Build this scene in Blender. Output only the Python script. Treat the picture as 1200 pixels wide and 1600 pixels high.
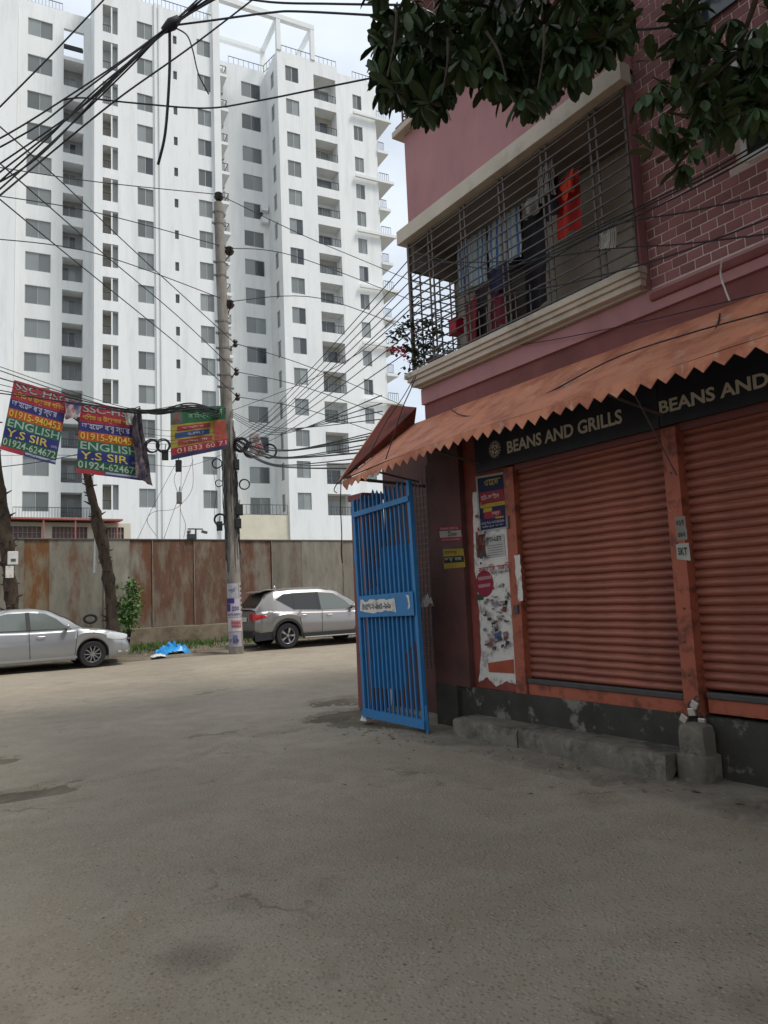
import bpy, bmesh, math, random
from mathutils import Vector, Matrix
random.seed(7)
R_ = math.radians
for o in list(bpy.data.objects): bpy.data.objects.remove(o)
scene = bpy.context.scene
COL = scene.collection

# ---------------------------------------------------------------- camera
F_PX, EYE = 1150.0, 1.45                       # focal length in pixels of the 1200x1600 photograph, eye height
roll = math.atan(435 / 10200.0); pitch = math.atan(F_PX / math.hypot(435, 10200)); yaw = R_(33.3)
fh = Vector((math.sin(yaw), math.cos(yaw), 0)); rh = Vector((math.cos(yaw), -math.sin(yaw), 0)); up = Vector((0, 0, 1))
FW = fh * math.cos(pitch) + up * math.sin(pitch)
U0 = up * math.cos(pitch) - fh * math.sin(pitch)
RT = rh * math.cos(roll) - U0 * math.sin(roll)
UP = RT.cross(FW)
EYEP = Vector((0, 0, EYE))
cam_data = bpy.data.cameras.new('camera')
cam = bpy.data.objects.new('camera', cam_data); COL.objects.link(cam)
cam_data.sensor_fit = 'VERTICAL'; cam_data.sensor_height = 24.0; cam_data.lens = F_PX / 1600 * 24.0
cam_data.clip_start = 0.05; cam_data.clip_end = 3000
m = Matrix.Identity(4)
for i in range(3):
    m[i][0] = RT[i]; m[i][1] = UP[i]; m[i][2] = -FW[i]; m[i][3] = EYEP[i]
cam.matrix_world = m
scene.camera = cam

def at(x, y, X=None, Y=None, Z=None, D=None):
    """A point of the place, from where it is seen and the plane it lies on."""
    v = FW + RT * ((x - 600) / F_PX) + UP * ((800 - y) / F_PX)
    if X is not None: t = X / v.x
    elif Y is not None: t = Y / v.y
    elif Z is not None: t = (Z - EYE) / v.z
    else: t = D
    return EYEP + v * t

# ---------------------------------------------------------------- sky and sun
SUN_EL, SUN_AZ = R_(60), math.atan2(0.62, -0.78)     # high hazy sun behind the camera, over the shop roofs
world = bpy.data.worlds.new('World'); scene.world = world; world.use_nodes = True
nt = world.node_tree; nt.nodes.clear()
w_out = nt.nodes.new('ShaderNodeOutputWorld'); w_bg = nt.nodes.new('ShaderNodeBackground')
sky = nt.nodes.new('ShaderNodeTexSky'); sky.sky_type = 'NISHITA'; sky.sun_disc = False
sky.sun_elevation = SUN_EL; sky.sun_rotation = SUN_AZ; sky.dust_density = 3.0; sky.air_density = 1.0; sky.ozone_density = 1.0
tc = nt.nodes.new('ShaderNodeTexCoord'); mp = nt.nodes.new('ShaderNodeMapping'); mp.inputs['Scale'].default_value = (1, 1, 2.2)
nz = nt.nodes.new('ShaderNodeTexNoise'); nz.inputs['Scale'].default_value = 2.6; nz.inputs['Detail'].default_value = 6; nz.inputs['Roughness'].default_value = 0.55
cr = nt.nodes.new('ShaderNodeValToRGB'); cr.color_ramp.elements[0].position = 0.32; cr.color_ramp.elements[0].color = (0.52,) * 3 + (1,)
cr.color_ramp.elements[1].position = 0.68; cr.color_ramp.elements[1].color = (0.88,) * 3 + (1,)
mx = nt.nodes.new('ShaderNodeMix'); mx.data_type = 'RGBA'; mx.inputs[7].default_value = (8.0, 8.6, 9.2, 1)
L = nt.links.new
L(tc.outputs['Generated'], mp.inputs['Vector']); L(mp.outputs['Vector'], nz.inputs['Vector']); L(nz.outputs['Fac'], cr.inputs['Fac'])
L(cr.outputs['Color'], mx.inputs[0]); L(sky.outputs['Color'], mx.inputs[6]); L(mx.outputs[2], w_bg.inputs['Color'])
w_bg.inputs['Strength'].default_value = 0.095
L(w_bg.outputs['Background'], w_out.inputs['Surface'])
sd = bpy.data.lights.new('sun', 'SUN'); sd.energy = 1.9; sd.angle = R_(14); sd.color = (1.0, 0.95, 0.88)
sun = bpy.data.objects.new('sun', sd); COL.objects.link(sun)
sdir = Vector((math.sin(SUN_AZ) * math.cos(SUN_EL), math.cos(SUN_AZ) * math.cos(SUN_EL), math.sin(SUN_EL)))
sun.rotation_euler = sdir.to_track_quat('Z', 'Y').to_euler(); sun.location = (0, -20, 40)
vs = scene.view_settings; vs.view_transform = 'Standard'; vs.look = 'None'; vs.exposure = 0.5; vs.gamma = 1.0; vs.use_curve_mapping = False
scene.render.engine = 'CYCLES'; scene.cycles.max_bounces = 6; scene.cycles.use_denoising = True

# ---------------------------------------------------------------- helpers
def srgb(h):
    c = [int(h[i:i + 2], 16) / 255 for i in (0, 2, 4)]
    return tuple((x / 12.92 if x <= .04045 else ((x + .055) / 1.055) ** 2.4) for x in c)
MATS = {}
def mat(name, base, rough=0.8, var=0.0, scale=4.0, second=None, amount=0.5, lo=0.45, hi=0.6, bump=0.0, bscale=40.0, metallic=0.0, spec=0.3, stretch=(1, 1, 1), second_scale=None, detail=5, third=None, tamount=0.5, tscale=1.0, tlo=.5, thi=.65, coat=0, randobj=0.0, mottle=0.35):
    """Principled material with noise-driven colour variation, a patchy second colour (wear, stain, rust) and fine relief."""
    if name in MATS: return MATS[name]
    mt = bpy.data.materials.new(name); mt.use_nodes = True
    n = mt.node_tree; b = n.nodes['Principled BSDF']; lk = n.links.new
    b.inputs['Roughness'].default_value = rough; b.inputs['Metallic'].default_value = metallic
    b.inputs['Specular IOR Level'].default_value = spec
    if coat: b.inputs['Coat Weight'].default_value = coat; b.inputs['Coat Roughness'].default_value = .08
    tcn = n.nodes.new('ShaderNodeTexCoord'); mpn = n.nodes.new('ShaderNodeMapping'); mpn.inputs['Scale'].default_value = stretch
    lk(tcn.outputs['Object'], mpn.inputs['Vector'])
    def noise(sc, det=detail, rg=.6):
        t = n.nodes.new('ShaderNodeTexNoise'); t.inputs['Scale'].default_value = sc; t.inputs['Detail'].default_value = det; t.inputs['Roughness'].default_value = rg
        lk(mpn.outputs['Vector'], t.inputs['Vector']); return t
    def mixc(fac, a, c):
        q = n.nodes.new('ShaderNodeMix'); q.data_type = 'RGBA'
        if isinstance(fac, float): q.inputs[0].default_value = fac
        else: lk(fac, q.inputs[0])
        for v, k in ((a, 6), (c, 7)):
            if isinstance(v, tuple): q.inputs[k].default_value = (*v[:3], 1)
            else: lk(v, q.inputs[k])
        return q.outputs[2]
    def ramp(src, a, c, top=1.0):
        q = n.nodes.new('ShaderNodeMapRange'); q.inputs[1].default_value = a; q.inputs[2].default_value = c; q.inputs[4].default_value = top
        q.clamp = True; lk(src, q.inputs[0]); return q.outputs[0]
    col = base
    if var:
        nn = noise(scale)
        d = tuple(max(0, x * (1 - var)) for x in base); l = tuple(min(1, x * (1 + var)) for x in base)
        col = mixc(ramp(nn.outputs['Fac'], .3, .7), d, l)
    if second:
        nn = noise(second_scale or scale * .6, 8, .65)
        col = mixc(ramp(nn.outputs['Fac'], lo, hi, amount), col, second)
    if third:
        nn = noise(tscale, 8, .7)
        nn.inputs['Distortion'].default_value = .6
        col = mixc(ramp(nn.outputs['Fac'], tlo, thi, tamount), col, third)
    if randobj:
        oi = n.nodes.new('ShaderNodeObjectInfo'); hs = n.nodes.new('ShaderNodeHueSaturation')
        mr = n.nodes.new('ShaderNodeMapRange'); mr.inputs[3].default_value = 1 - randobj; mr.inputs[4].default_value = 1 + randobj
        lk(oi.outputs['Random'], mr.inputs[0]); lk(mr.outputs[0], hs.inputs['Value'])
        if isinstance(col, tuple): hs.inputs['Color'].default_value = (*col, 1)
        else: lk(col, hs.inputs['Color'])
        col = hs.outputs['Color']
    if isinstance(col, tuple): b.inputs['Base Color'].default_value = (*col, 1)
    else: lk(col, b.inputs['Base Color'])
    if bump:
        nn = noise(bscale, 4, .6); bp = n.nodes.new('ShaderNodeBump'); bp.inputs['Strength'].default_value = bump; bp.inputs['Distance'].default_value = .02
        lk(nn.outputs['Fac'], bp.inputs['Height']); lk(bp.outputs['Normal'], b.inputs['Normal'])
    MATS[name] = mt
    return mt

class MB:
    """Collects faces; build() links them as one mesh object."""
    def __init__(s): s.v = []; s.f = []; s.mi = []
    def face(s, pts, mi=0):
        k = len(s.v); s.v += [tuple(p) for p in pts]; s.f.append(tuple(range(k, k + len(pts)))); s.mi.append(mi)
    def box(s, x0, x1, y0, y1, z0, z1, mi=0):
        if x0 > x1: x0, x1 = x1, x0
        if y0 > y1: y0, y1 = y1, y0
        if z0 > z1: z0, z1 = z1, z0
        k = len(s.v)
        s.v += [(x, y, z) for z in (z0, z1) for y in (y0, y1) for x in (x0, x1)]
        for q in ((0, 2, 3, 1), (4, 5, 7, 6), (0, 1, 5, 4), (2, 6, 7, 3), (0, 4, 6, 2), (1, 3, 7, 5)):
            s.f.append(tuple(k + i for i in q)); s.mi.append(mi)
        return s
    def grid(s, rows, close=False, mi=0):
        k = len(s.v); nr = len(rows); nc = len(rows[0])
        for r in rows: s.v += [tuple(p) for p in r]
        for i in range(nr - 1):
            for j in range(nc if close else nc - 1):
                j2 = (j + 1) % nc
                s.f.append((k + i * nc + j, k + i * nc + j2, k + (i + 1) * nc + j2, k + (i + 1) * nc + j)); s.mi.append(mi)
        return s
    def tube(s, pts, r, seg=6, caps=True, mi=0):
        pts = [Vector(p) for p in pts]; rows = []; n = len(pts)
        prev = None
        for i, p in enumerate(pts):
            t = (pts[min(i + 1, n - 1)] - pts[max(i - 1, 0)]).normalized()
            a = Vector((0, 0, 1)) if abs(t.z) < .9 else Vector((1, 0, 0))
            u = t.cross(a).normalized() if prev is None else (prev - t * prev.dot(t)).normalized()
            prev = u; w = t.cross(u); rr = r[i] if isinstance(r, (list, tuple)) else r
            rows.append([p + (u * math.cos(2 * math.pi * j / seg) + w * math.sin(2 * math.pi * j / seg)) * rr for j in range(seg)])
        s.grid(rows, True, mi)
        if caps: s.face(rows[0][::-1], mi); s.face(rows[-1], mi)
        return s
    def bar(s, a, b, w, h=None):
        """rectangular bar from a to b"""
        a = Vector(a); b = Vector(b); h = h or w; t = (b - a).normalized()
        ax = Vector((0, 0, 1)) if abs(t.z) < .9 else Vector((1, 0, 0))
        u = t.cross(ax).normalized(); v2 = u.cross(t).normalized()
        rows = [[p + u * (sx * w / 2) + v2 * (sz * h / 2) for sx, sz in ((-1, -1), (1, -1), (1, 1), (-1, 1))] for p in (a, b)]
        s.grid(rows, True); s.face(rows[0][::-1]); s.face(rows[1]); return s
    def lathe(s, prof, seg=16, axis='Z', c=(0, 0, 0), mi=0):
        rows = []
        for r, h in prof:
            row = []
            for j in range(seg):
                a = 2 * math.pi * j / seg; x, y = r * math.cos(a), r * math.sin(a)
                p = (x, y, h) if axis == 'Z' else ((x, h, y) if axis == 'Y' else (h, x, y))
                row.append((p[0] + c[0], p[1] + c[1], p[2] + c[2]))
            rows.append(row)
        s.grid(rows, True, mi); return s
    def mesh(s, name, mats):
        me = bpy.data.meshes.new(name); me.from_pydata(s.v, [], s.f); me.update()
        for q in (mats if isinstance(mats, (list, tuple)) else [mats]): me.materials.append(q)
        if isinstance(mats, (list, tuple)): me.polygons.foreach_set('material_index', s.mi)
        bm = bmesh.new(); bm.from_mesh(me); bmesh.ops.recalc_face_normals(bm, faces=bm.faces); bm.to_mesh(me); bm.free()
        return me
    def build(s, name, mats, parent=None, smooth=False, bevel=0.0, merge=False):
        me = s.mesh(name, mats)
        if merge or smooth:
            bm = bmesh.new(); bm.from_mesh(me); bmesh.ops.remove_doubles(bm, verts=bm.verts, dist=1e-4); bmesh.ops.recalc_face_normals(bm, faces=bm.faces); bm.to_mesh(me); bm.free()
        if smooth:
            me.polygons.foreach_set('use_smooth', [True] * len(me.polygons))
            if smooth is not True: me.set_sharp_from_angle(angle=R_(smooth))
        o = obj(name, me, parent)
        if bevel:
            md = o.modifiers.new('bevel', 'BEVEL'); md.width = bevel; md.segments = 2; md.limit_method = 'ANGLE'
        return o
def obj(name, me, parent=None, loc=None, rotz=None):
    o = bpy.data.objects.new(name, me); COL.objects.link(o)
    if parent is not None: o.parent = parent
    if loc is not None: o.location = loc
    if rotz is not None: o.rotation_euler.z = rotz
    return o
def tag(o, label=None, cat=None, group=None, kind=None):
    if label: o['label'] = label
    if cat: o['category'] = cat
    if group: o['group'] = group
    if kind: o['kind'] = kind
    return o
def thing(name, label, cat, loc=(0, 0, 0), rotz=0.0, group=None):
    o = bpy.data.objects.new(name, None); COL.objects.link(o); o.empty_display_size = .1
    o.location = loc; o.rotation_euler.z = rotz
    return tag(o, label, cat, group)
def bx(name, m_, parent, *a, bevel=0.0): return MB().box(*a).build(name, m_, parent, bevel=bevel)
FONT_CACHE = {}
def text_verts(s, bold=0.0, squeeze=1.0):
    """flat letter shapes: vertices in a unit where capitals are about 0.7 high, and faces; centred"""
    key = (s, bold)
    if key not in FONT_CACHE:
        cu = bpy.data.curves.new('txt', 'FONT'); cu.body = s; cu.size = 1; cu.offset = bold; cu.resolution_u = 3; cu.align_x = 'LEFT'
        ob = bpy.data.objects.new('txt', cu); COL.objects.link(ob)
        dg = bpy.context.evaluated_depsgraph_get(); me = bpy.data.meshes.new_from_object(ob.evaluated_get(dg))
        v = [(q.co.x, q.co.y) for q in me.vertices]; f = [tuple(p.vertices) for p in me.polygons]
        bpy.data.objects.remove(ob); bpy.data.curves.remove(cu); bpy.data.meshes.remove(me)
        FONT_CACHE[key] = (v, f)
    return FONT_CACHE[key]
def lettering(mb, s, u0, u1, v0, v1, fn, bold=.01, mi=0, keep=False):
    """fit a string into the rectangle u0..u1, v0..v1 of a surface fn(u, v)"""
    v, f = text_verts(s, bold)
    if not v: return
    xs = [p[0] for p in v]; ys = [p[1] for p in v]; a, b, c, d = min(xs), max(xs), min(ys), max(ys)
    su = (u1 - u0) / (b - a); sv = (v1 - v0) / max(d - c, 1e-6)
    k = len(mb.v)
    mb.v += [tuple(fn(u0 + (p[0] - a) * su, v0 + (p[1] - c) * sv)) for p in v]
    for q in f: mb.f.append(tuple(k + i for i in q)); mb.mi.append(mi)

# ---------------------------------------------------------------- materials
M = dict(
    white=mat('tower_paint', (.76, .785, .785), .75, .04, .35, (.52, .55, .555), .5, .5, .72, second_scale=.9, stretch=(1, 1, .12), third=(.60, .62, .61), tamount=.5, tscale=2.4, tlo=.52, thi=.72),
    whitetrim=mat('tower_trim', (.73, .755, .755), .75, .04, .5),
    cream=mat('cream_paint', (.60, .57, .46), .8, .08, 1.2),
    pane=mat('tinted_pane', (.185, .205, .205), .12, .1, .3, spec=.6, randobj=.5),
    panedark=mat('dark_pane', (.05, .06, .07), .1, .1, .3, spec=.6, randobj=.3),
    alu=mat('aluminium_frame', (.32, .34, .34), .5, metallic=.2),
    rail=mat('black_rail', (.045, .05, .055), .6),
    dark=mat('dark_interior', (.08, .08, .085), .9),
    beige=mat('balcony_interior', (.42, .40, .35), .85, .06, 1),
    pink=mat('pink_paint', srgb('a57879'), .8, .09, 1.5, srgb('8a6263'), .7, .5, .7, second_scale=1.3, stretch=(1, 1, .5), bump=.1, bscale=60),
    pinkdark=mat('maroon_paint', srgb('7a4a48'), .8, .1, 2, srgb('5c3735'), .6, .45, .7, bump=.15, bscale=50),
    brick=mat('brick_paint', srgb('8d5f60'), .8, .08, 9, srgb('74494a'), .5, .5, .7, second_scale=5, bump=.35, bscale=70, randobj=.2),
    mortar=mat('mortar_paint', srgb('d8c6be'), .85, .12, 6, srgb('a98c86'), .6, .45, .65, second_scale=4),
    trim=mat('cream_stone_trim', srgb('bdb3a4'), .75, .07, 3, srgb('8b8276'), .7, .5, .7, second_scale=2.2, bump=.15, bscale=40),
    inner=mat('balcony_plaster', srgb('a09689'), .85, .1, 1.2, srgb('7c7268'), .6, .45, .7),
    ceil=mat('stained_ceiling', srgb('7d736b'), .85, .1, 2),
    grill=mat('grille_steel', srgb('5c5552'), .6, .15, 10, srgb('5b4337'), .5, .5, .6, second_scale=20),
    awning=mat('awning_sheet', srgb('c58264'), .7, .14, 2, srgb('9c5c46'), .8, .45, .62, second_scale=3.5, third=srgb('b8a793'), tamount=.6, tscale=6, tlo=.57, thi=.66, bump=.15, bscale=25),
    awnred=mat('awning_underside', srgb('7d3a2c'), .75, .15, 3, srgb('2b1b18'), .9, .38, .6, second_scale=1.6),  # dark patches hold both soot stain and the shade inside the end flap
    navy=mat('sign_board', srgb('2a2b33'), .45, .12, 2, srgb('3b3c42'), .5, .5, .7, second_scale=3),
    signtext=mat('sign_letters', srgb('c9c2b4'), .6, .06, 4),
    shutter=mat('shutter_paint', srgb('985b49'), .55, .12, 2.5, srgb('6c3d31'), .85, .48, .66, second_scale=2.2, stretch=(1, .5, 3), third=srgb('c98468'), tamount=.4, tscale=14, tlo=.6, thi=.72, randobj=.06, spec=.4),
    orange=mat('orange_paint', srgb('9c5540'), .6, .1, 4, srgb('63382c'), .85, .5, .62, second_scale=6, third=srgb('8b8178'), tamount=.7, tscale=9, tlo=.62, thi=.7),
    redwall=mat('red_jamb_paint', srgb('84433a'), .7, .12, 4, srgb('5c2a22'), .7, .45, .65, second_scale=3),
    brown=mat('brown_pillar_paint', srgb('5d3d38'), .7, .12, 2, srgb('41302e'), .6, .45, .65, second_scale=3),
    black=mat('black_paint', srgb('3a3833'), .8, .25, 4, srgb('7f7a70'), .8, .55, .62, second_scale=3.4, bump=.2, bscale=40),
    concrete=mat('step_concrete', srgb('6b665c'), .9, .15, 5, srgb('3f3c36'), .8, .47, .62, second_scale=3.5, third=srgb('8d8677'), tamount=.5, tscale=8, bump=.5, bscale=30),
    bar=mat('steel_bar', srgb('4e4c4c'), .5, .1, 10, metallic=.4),
    blue=mat('blue_gate_paint', srgb('3074a8'), .55, .16, 6, srgb('235a88'), .6, .5, .7, second_scale=6, third=srgb('5a4a42'), tamount=.75, tscale=22, tlo=.64, thi=.68, spec=.4),
    paper=mat('torn_paper', srgb('cdc8c0'), .85, .06, 8, srgb('8f8982'), .8, .52, .62, second_scale=7, third=srgb('5f6270'), tamount=.55, tscale=16, tlo=.6, thi=.66),
    lock=mat('padlock_steel', srgb('b9b3ab'), .35, .1, 30, metallic=.7),
    pole=mat('pole_concrete', srgb('87827a'), .9, .15, 5, srgb('57524a'), .8, .45, .65, second_scale=3, bump=.3, bscale=40, stretch=(1, 1, .35)),
    wire=mat('cable_rubber', (.018, .019, .022), .6),
    wiregrey=mat('cable_grey', (.09, .09, .095), .6),
    porcelain=mat('insulator_porcelain', srgb('2b2422'), .25, .1, 10, spec=.5),
    galv=mat('galvanised_steel', srgb('6f6c68'), .5, .1, 20, metallic=.4),
    bark=mat('bark', srgb('4c4036'), .95, .3, 8, srgb('2c251f'), .8, .42, .6, second_scale=9, bump=.9, bscale=22, stretch=(1, 1, .4)),
    leaf=mat('leaf', (.026, .050, .015), .5, .45, 2.5, spec=.35),
    leafrand=mat('leaf_single', (.029, .056, .016), .5, spec=.35, randobj=.4),
    shrub=mat('shrub_leaf', (.07, .17, .03), .6, .3, 4),
    grass=mat('grass_blade', (.075, .13, .03), .7, .35, 3),
    dry=mat('dry_leaf', (.16, .10, .05), .8, .3, 5, randobj=.4),
    silver=mat('silver_paint', (.33, .34, .35), .28, .02, 2, metallic=.55, spec=.5, coat=.6),
    silver2=mat('silver_beige_paint', (.25, .24, .235), .3, .02, 2, metallic=.55, spec=.5, coat=.6),
    carglass=mat('car_glass', (.11, .13, .12), .06, spec=.7),  # pale grey-green reflection is put into the base colour
    carglass2=mat('car_glass_dark', (.018, .02, .02), .06, spec=.6),
    trimblack=mat('black_plastic', (.025, .025, .027), .55),
    tyre=mat('tyre_rubber', (.022, .022, .023), .85, .2, 20),
    alloy=mat('alloy_rim', (.42, .42, .43), .3, metallic=.8),
    chrome=mat('chrome', (.7, .7, .72), .15, metallic=.9),
    lampclear=mat('headlight_lens', (.55, .58, .6), .08, spec=.8),
    redlamp=mat('tail_lamp_red', (.45, .015, .02), .15, spec=.7),
    numberplate=mat('number_plate', (.55, .56, .55), .5),
    soil=mat('verge_soil', srgb('6d6455'), .95, .2, 2, srgb('4e463b'), .7, .45, .6, second_scale=1.5, bump=.8, bscale=14),
    bluefilm=mat('blue_plastic_sheet', srgb('1f8fd0'), .35, .15, 6, spec=.5),
    whitefilm=mat('white_plastic', srgb('c9c9c4'), .5, .1, 10),
)
from mathutils import noise as N3
def nz2(x, y, s=1.0, o=0.0): return N3.noise(Vector((x * s + o, y * s - o, o * .37)))
# ================================================================ SETTING
# asphalt material: dusty grey with exposed aggregate
def asphalt_material():
    mt = bpy.data.materials.new('dusty_asphalt'); mt.use_nodes = True
    n = mt.node_tree; b = n.nodes['Principled BSDF']; lk = n.links.new
    b.inputs['Roughness'].default_value = .9; b.inputs['Specular IOR Level'].default_value = .25
    t = n.nodes.new('ShaderNodeTexCoord'); v = t.outputs['Object']
    def tex(kind, sc, **k):
        q = n.nodes.new(kind); q.inputs['Scale'].default_value = sc
        for a, c in k.items(): q.inputs[a].default_value = c
        lk(v, q.inputs['Vector']); return q
    def mr(src, a, c, d=0., e=1.):
        q = n.nodes.new('ShaderNodeMapRange'); q.clamp = True
        for i, x in ((1, a), (2, c), (3, d), (4, e)): q.inputs[i].default_value = x
        lk(src, q.inputs[0]); return q.outputs[0]
    def mix(f, a, c, mode='MIX'):
        q = n.nodes.new('ShaderNodeMix'); q.data_type = 'RGBA'; q.blend_type = mode
        if isinstance(f, float): q.inputs[0].default_value = f
        else: lk(f, q.inputs[0])
        for x, k in ((a, 6), (c, 7)):
            if isinstance(x, tuple): q.inputs[k].default_value = (*x, 1)
            else: lk(x, q.inputs[k])
        return q.outputs[2]
    big = tex('ShaderNodeTexNoise', .45, Detail=6.0, Roughness=.6)
    mid = tex('ShaderNodeTexNoise', 3.5, Detail=6.0, Roughness=.65)
    c = mix(mr(big.outputs['Fac'], .35, .65), srgb('857c6f'), srgb('a19786'))
    c = mix(mr(mid.outputs['Fac'], .42, .66, 0, .6), c, srgb('80745f'))
    vo = tex('ShaderNodeTexVoronoi', 48.0); vo.inputs['Randomness'].default_value = 1.0
    hue = n.nodes.new('ShaderNodeSeparateColor'); lk(vo.outputs['Color'], hue.inputs[0])
    stone = mix(mr(hue.outputs[0], .3, .8), srgb('6c6254'), srgb('ac9f8a'))
    stone = mix(mr(hue.outputs[1], .82, .9), stone, srgb('8a6a58'))
    stone = mix(mr(hue.outputs[2], .95, .98), stone, srgb('b9b09f'))
    m2 = n.nodes.new('ShaderNodeMath'); m2.operation = 'MULTIPLY'
    lk(mr(vo.outputs['Distance'], .42, .25), m2.inputs[0]); lk(mr(mid.outputs['Fac'], .3, .62, .2, .68), m2.inputs[1])
    c = mix(m2.outputs[0], c, stone)
    vo2 = tex('ShaderNodeTexVoronoi', 30.0)
    sep2 = n.nodes.new('ShaderNodeSeparateColor'); lk(vo2.outputs['Color'], sep2.inputs[0])
    m3 = n.nodes.new('ShaderNodeMath'); m3.operation = 'MULTIPLY'
    lk(mr(vo2.outputs['Distance'], .3, .2), m3.inputs[0]); lk(mr(sep2.outputs[0], .92, .95), m3.inputs[1])
    c = mix(m3.outputs[0], c, mix(mr(sep2.outputs[1], .4, .6), srgb('4a453e'), srgb('a0968a')))
    br = tex('ShaderNodeTexNoise', 7.0, Detail=7.0, Roughness=.7)
    c = mix(mr(br.outputs['Fac'], .48, .66, 0, .3), c, srgb('8f7f6e'))
    c = mix(mr(br.outputs['Fac'], .46, .32, 0, .45), c, srgb('75705f'))
    # oil and damp stains with shapes of their own
    st = tex('ShaderNodeTexNoise', .9, Detail=6.0, Roughness=.62)
    c = mix(mr(st.outputs['Fac'], .57, .66, 0, .38), c, srgb('57514a'))
    pa = tex('ShaderNodeTexNoise', .33, Detail=8.0, Roughness=.68)
    c = mix(mr(pa.outputs['Fac'], .52, .56, 0, .16), c, srgb('ada392'))
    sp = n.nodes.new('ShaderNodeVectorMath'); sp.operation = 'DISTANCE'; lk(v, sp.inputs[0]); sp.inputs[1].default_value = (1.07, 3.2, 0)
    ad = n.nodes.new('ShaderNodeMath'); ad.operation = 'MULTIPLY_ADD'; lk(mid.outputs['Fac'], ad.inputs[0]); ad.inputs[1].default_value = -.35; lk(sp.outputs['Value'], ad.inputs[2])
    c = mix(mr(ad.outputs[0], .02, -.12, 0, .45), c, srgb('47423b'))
    # hairline cracks
    dn = tex('ShaderNodeTexNoise', 2.5, Detail=5.0, Roughness=.6); va = n.nodes.new('ShaderNodeVectorMath'); va.operation = 'MULTIPLY_ADD'
    lk(dn.outputs['Color'], va.inputs[0]); va.inputs[1].default_value = (.9, .9, 0); lk(v, va.inputs[2])
    ce = n.nodes.new('ShaderNodeTexVoronoi'); ce.feature = 'DISTANCE_TO_EDGE'; ce.inputs['Scale'].default_value = .42; lk(va.outputs[0], ce.inputs['Vector'])
    cm = n.nodes.new('ShaderNodeMath'); cm.operation = 'MULTIPLY'; lk(mr(ce.outputs['Distance'], .012, .003), cm.inputs[0]); lk(mr(st.outputs['Fac'], .54, .60, 0, .5), cm.inputs[1])
    c = mix(cm.outputs[0], c, srgb('3f3b35'))
    # pale dust towards the road's traffic lanes
    fine = tex('ShaderNodeTexNoise', 90.0, Detail=3.0, Roughness=.7)
    c = mix(mr(fine.outputs['Fac'], .3, .7, 0, .3), c, srgb('8f887b'))
    lk(c, b.inputs['Base Color'])
    bp = n.nodes.new('ShaderNodeBump'); bp.inputs['Strength'].default_value = .55; bp.inputs['Distance'].default_value = .012
    s = n.nodes.new('ShaderNodeMath'); s.operation = 'ADD'; lk(mr(vo.outputs['Distance'], .5, .1), s.inputs[0]); lk(fine.outputs['Fac'], s.inputs[1])
    lk(s.outputs[0], bp.inputs['Height']); lk(bp.outputs['Normal'], b.inputs['Normal'])
    return mt
M['asphalt'] = asphalt_material()

# ground: one sheet to the horizon
tag(MB().grid([[(x, y, -.03) for x in (-900, -60, -20, 20, 60, 900)] for y in (-900, -40, -10, 20, 60, 1200)]).build('ground', M['soil']), kind='structure')

POTHOLES = [(.74, 6.72, .50, .20, .075), (1.2, 6.95, .22, .08, .03), (.62, 8.35, .42, .22, .085), (.8, 9.0, .25, .18, .03), (3.5, 7.62, .32, .09, .03), (4.75, 7.75, .55, .75, .045), (5.2, 9.2, .5, .4, .04)]
CRACK = [(.2, 6.4), (1.2, 6.75), (1.7, 6.75), (2.3, 6.9), (2.7, 7.35), (3.15, 7.7), (3.8, 7.65), (4.4, 7.2)]
CRACK2 = [(4.34, 6.0), (4.27, 5.2), (4.22, 4.0), (4.2, 3.2), (4.23, 2.4), (4.1, 1.0)]
def seg_d(x, y, poly):
    best = 9
    for (ax, ay), (cx, cy) in zip(poly, poly[1:]):
        dx, dy = cx - ax, cy - ay; t = max(0, min(1, ((x - ax) * dx + (y - ay) * dy) / (dx * dx + dy * dy)))
        best = min(best, math.hypot(x - ax - t * dx, y - ay - t * dy))
    return best
def road_h(x, y):
    h = .012 * nz2(x, y, .35, 3) + .004 * nz2(x, y, 2.2, 5)
    if 0 < x < 6 and 5.5 < y < 10:
        for cx, cy, rx, ry, d in POTHOLES:
            q = math.hypot((x - cx) / rx, (y - cy) / ry) + .35 * nz2(x, y, 4, 1) + .2 * nz2(x, y, 11, 2)
            if q < 1.15: h -= d * min(1, max(0, (1.15 - q) / .12)) * (.8 + .3 * nz2(x, y, 14, 8))
        d = seg_d(x, y, CRACK) + .06 * nz2(x, y, 5, 4)
        if d < .05 and nz2(x, y, 1.6, 9) > -.25: h -= .018 * (1 - max(0, d) / .05)
    return h
def axis(lo, d0, d1, hi, fine, coarse):
    a = []; q = lo
    while q < d0 - 1e-6: a.append(q); q += coarse
    q = d0
    while q < d1 - 1e-6: a.append(q); q += fine
    q = d1
    while q <= hi + 1e-6: a.append(q); q += coarse
    return a
gx = axis(-40, 0., 5.6, 65.6, .045, 1.0); gy = axis(-20, 1.0, 5.6, 5.6, .2, 1.0)[:-1] + axis(5.6, 5.6, 9.8, 20.6, .04, .3)
rows = []
for yi, y in enumerate(gy):
    edge = y > 20.2
    rows.append([(x, y + (.35 * nz2(x, 0, .7, 2) + .12 * nz2(x, 0, 3.1, 4) if edge else 0), road_h(x, y) - (.02 if edge else 0)) for x in gx])
tag(MB().grid(rows).build('road', M['asphalt'], smooth=True), 'dusty worn asphalt road with potholes and exposed aggregate', kind='structure')

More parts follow.
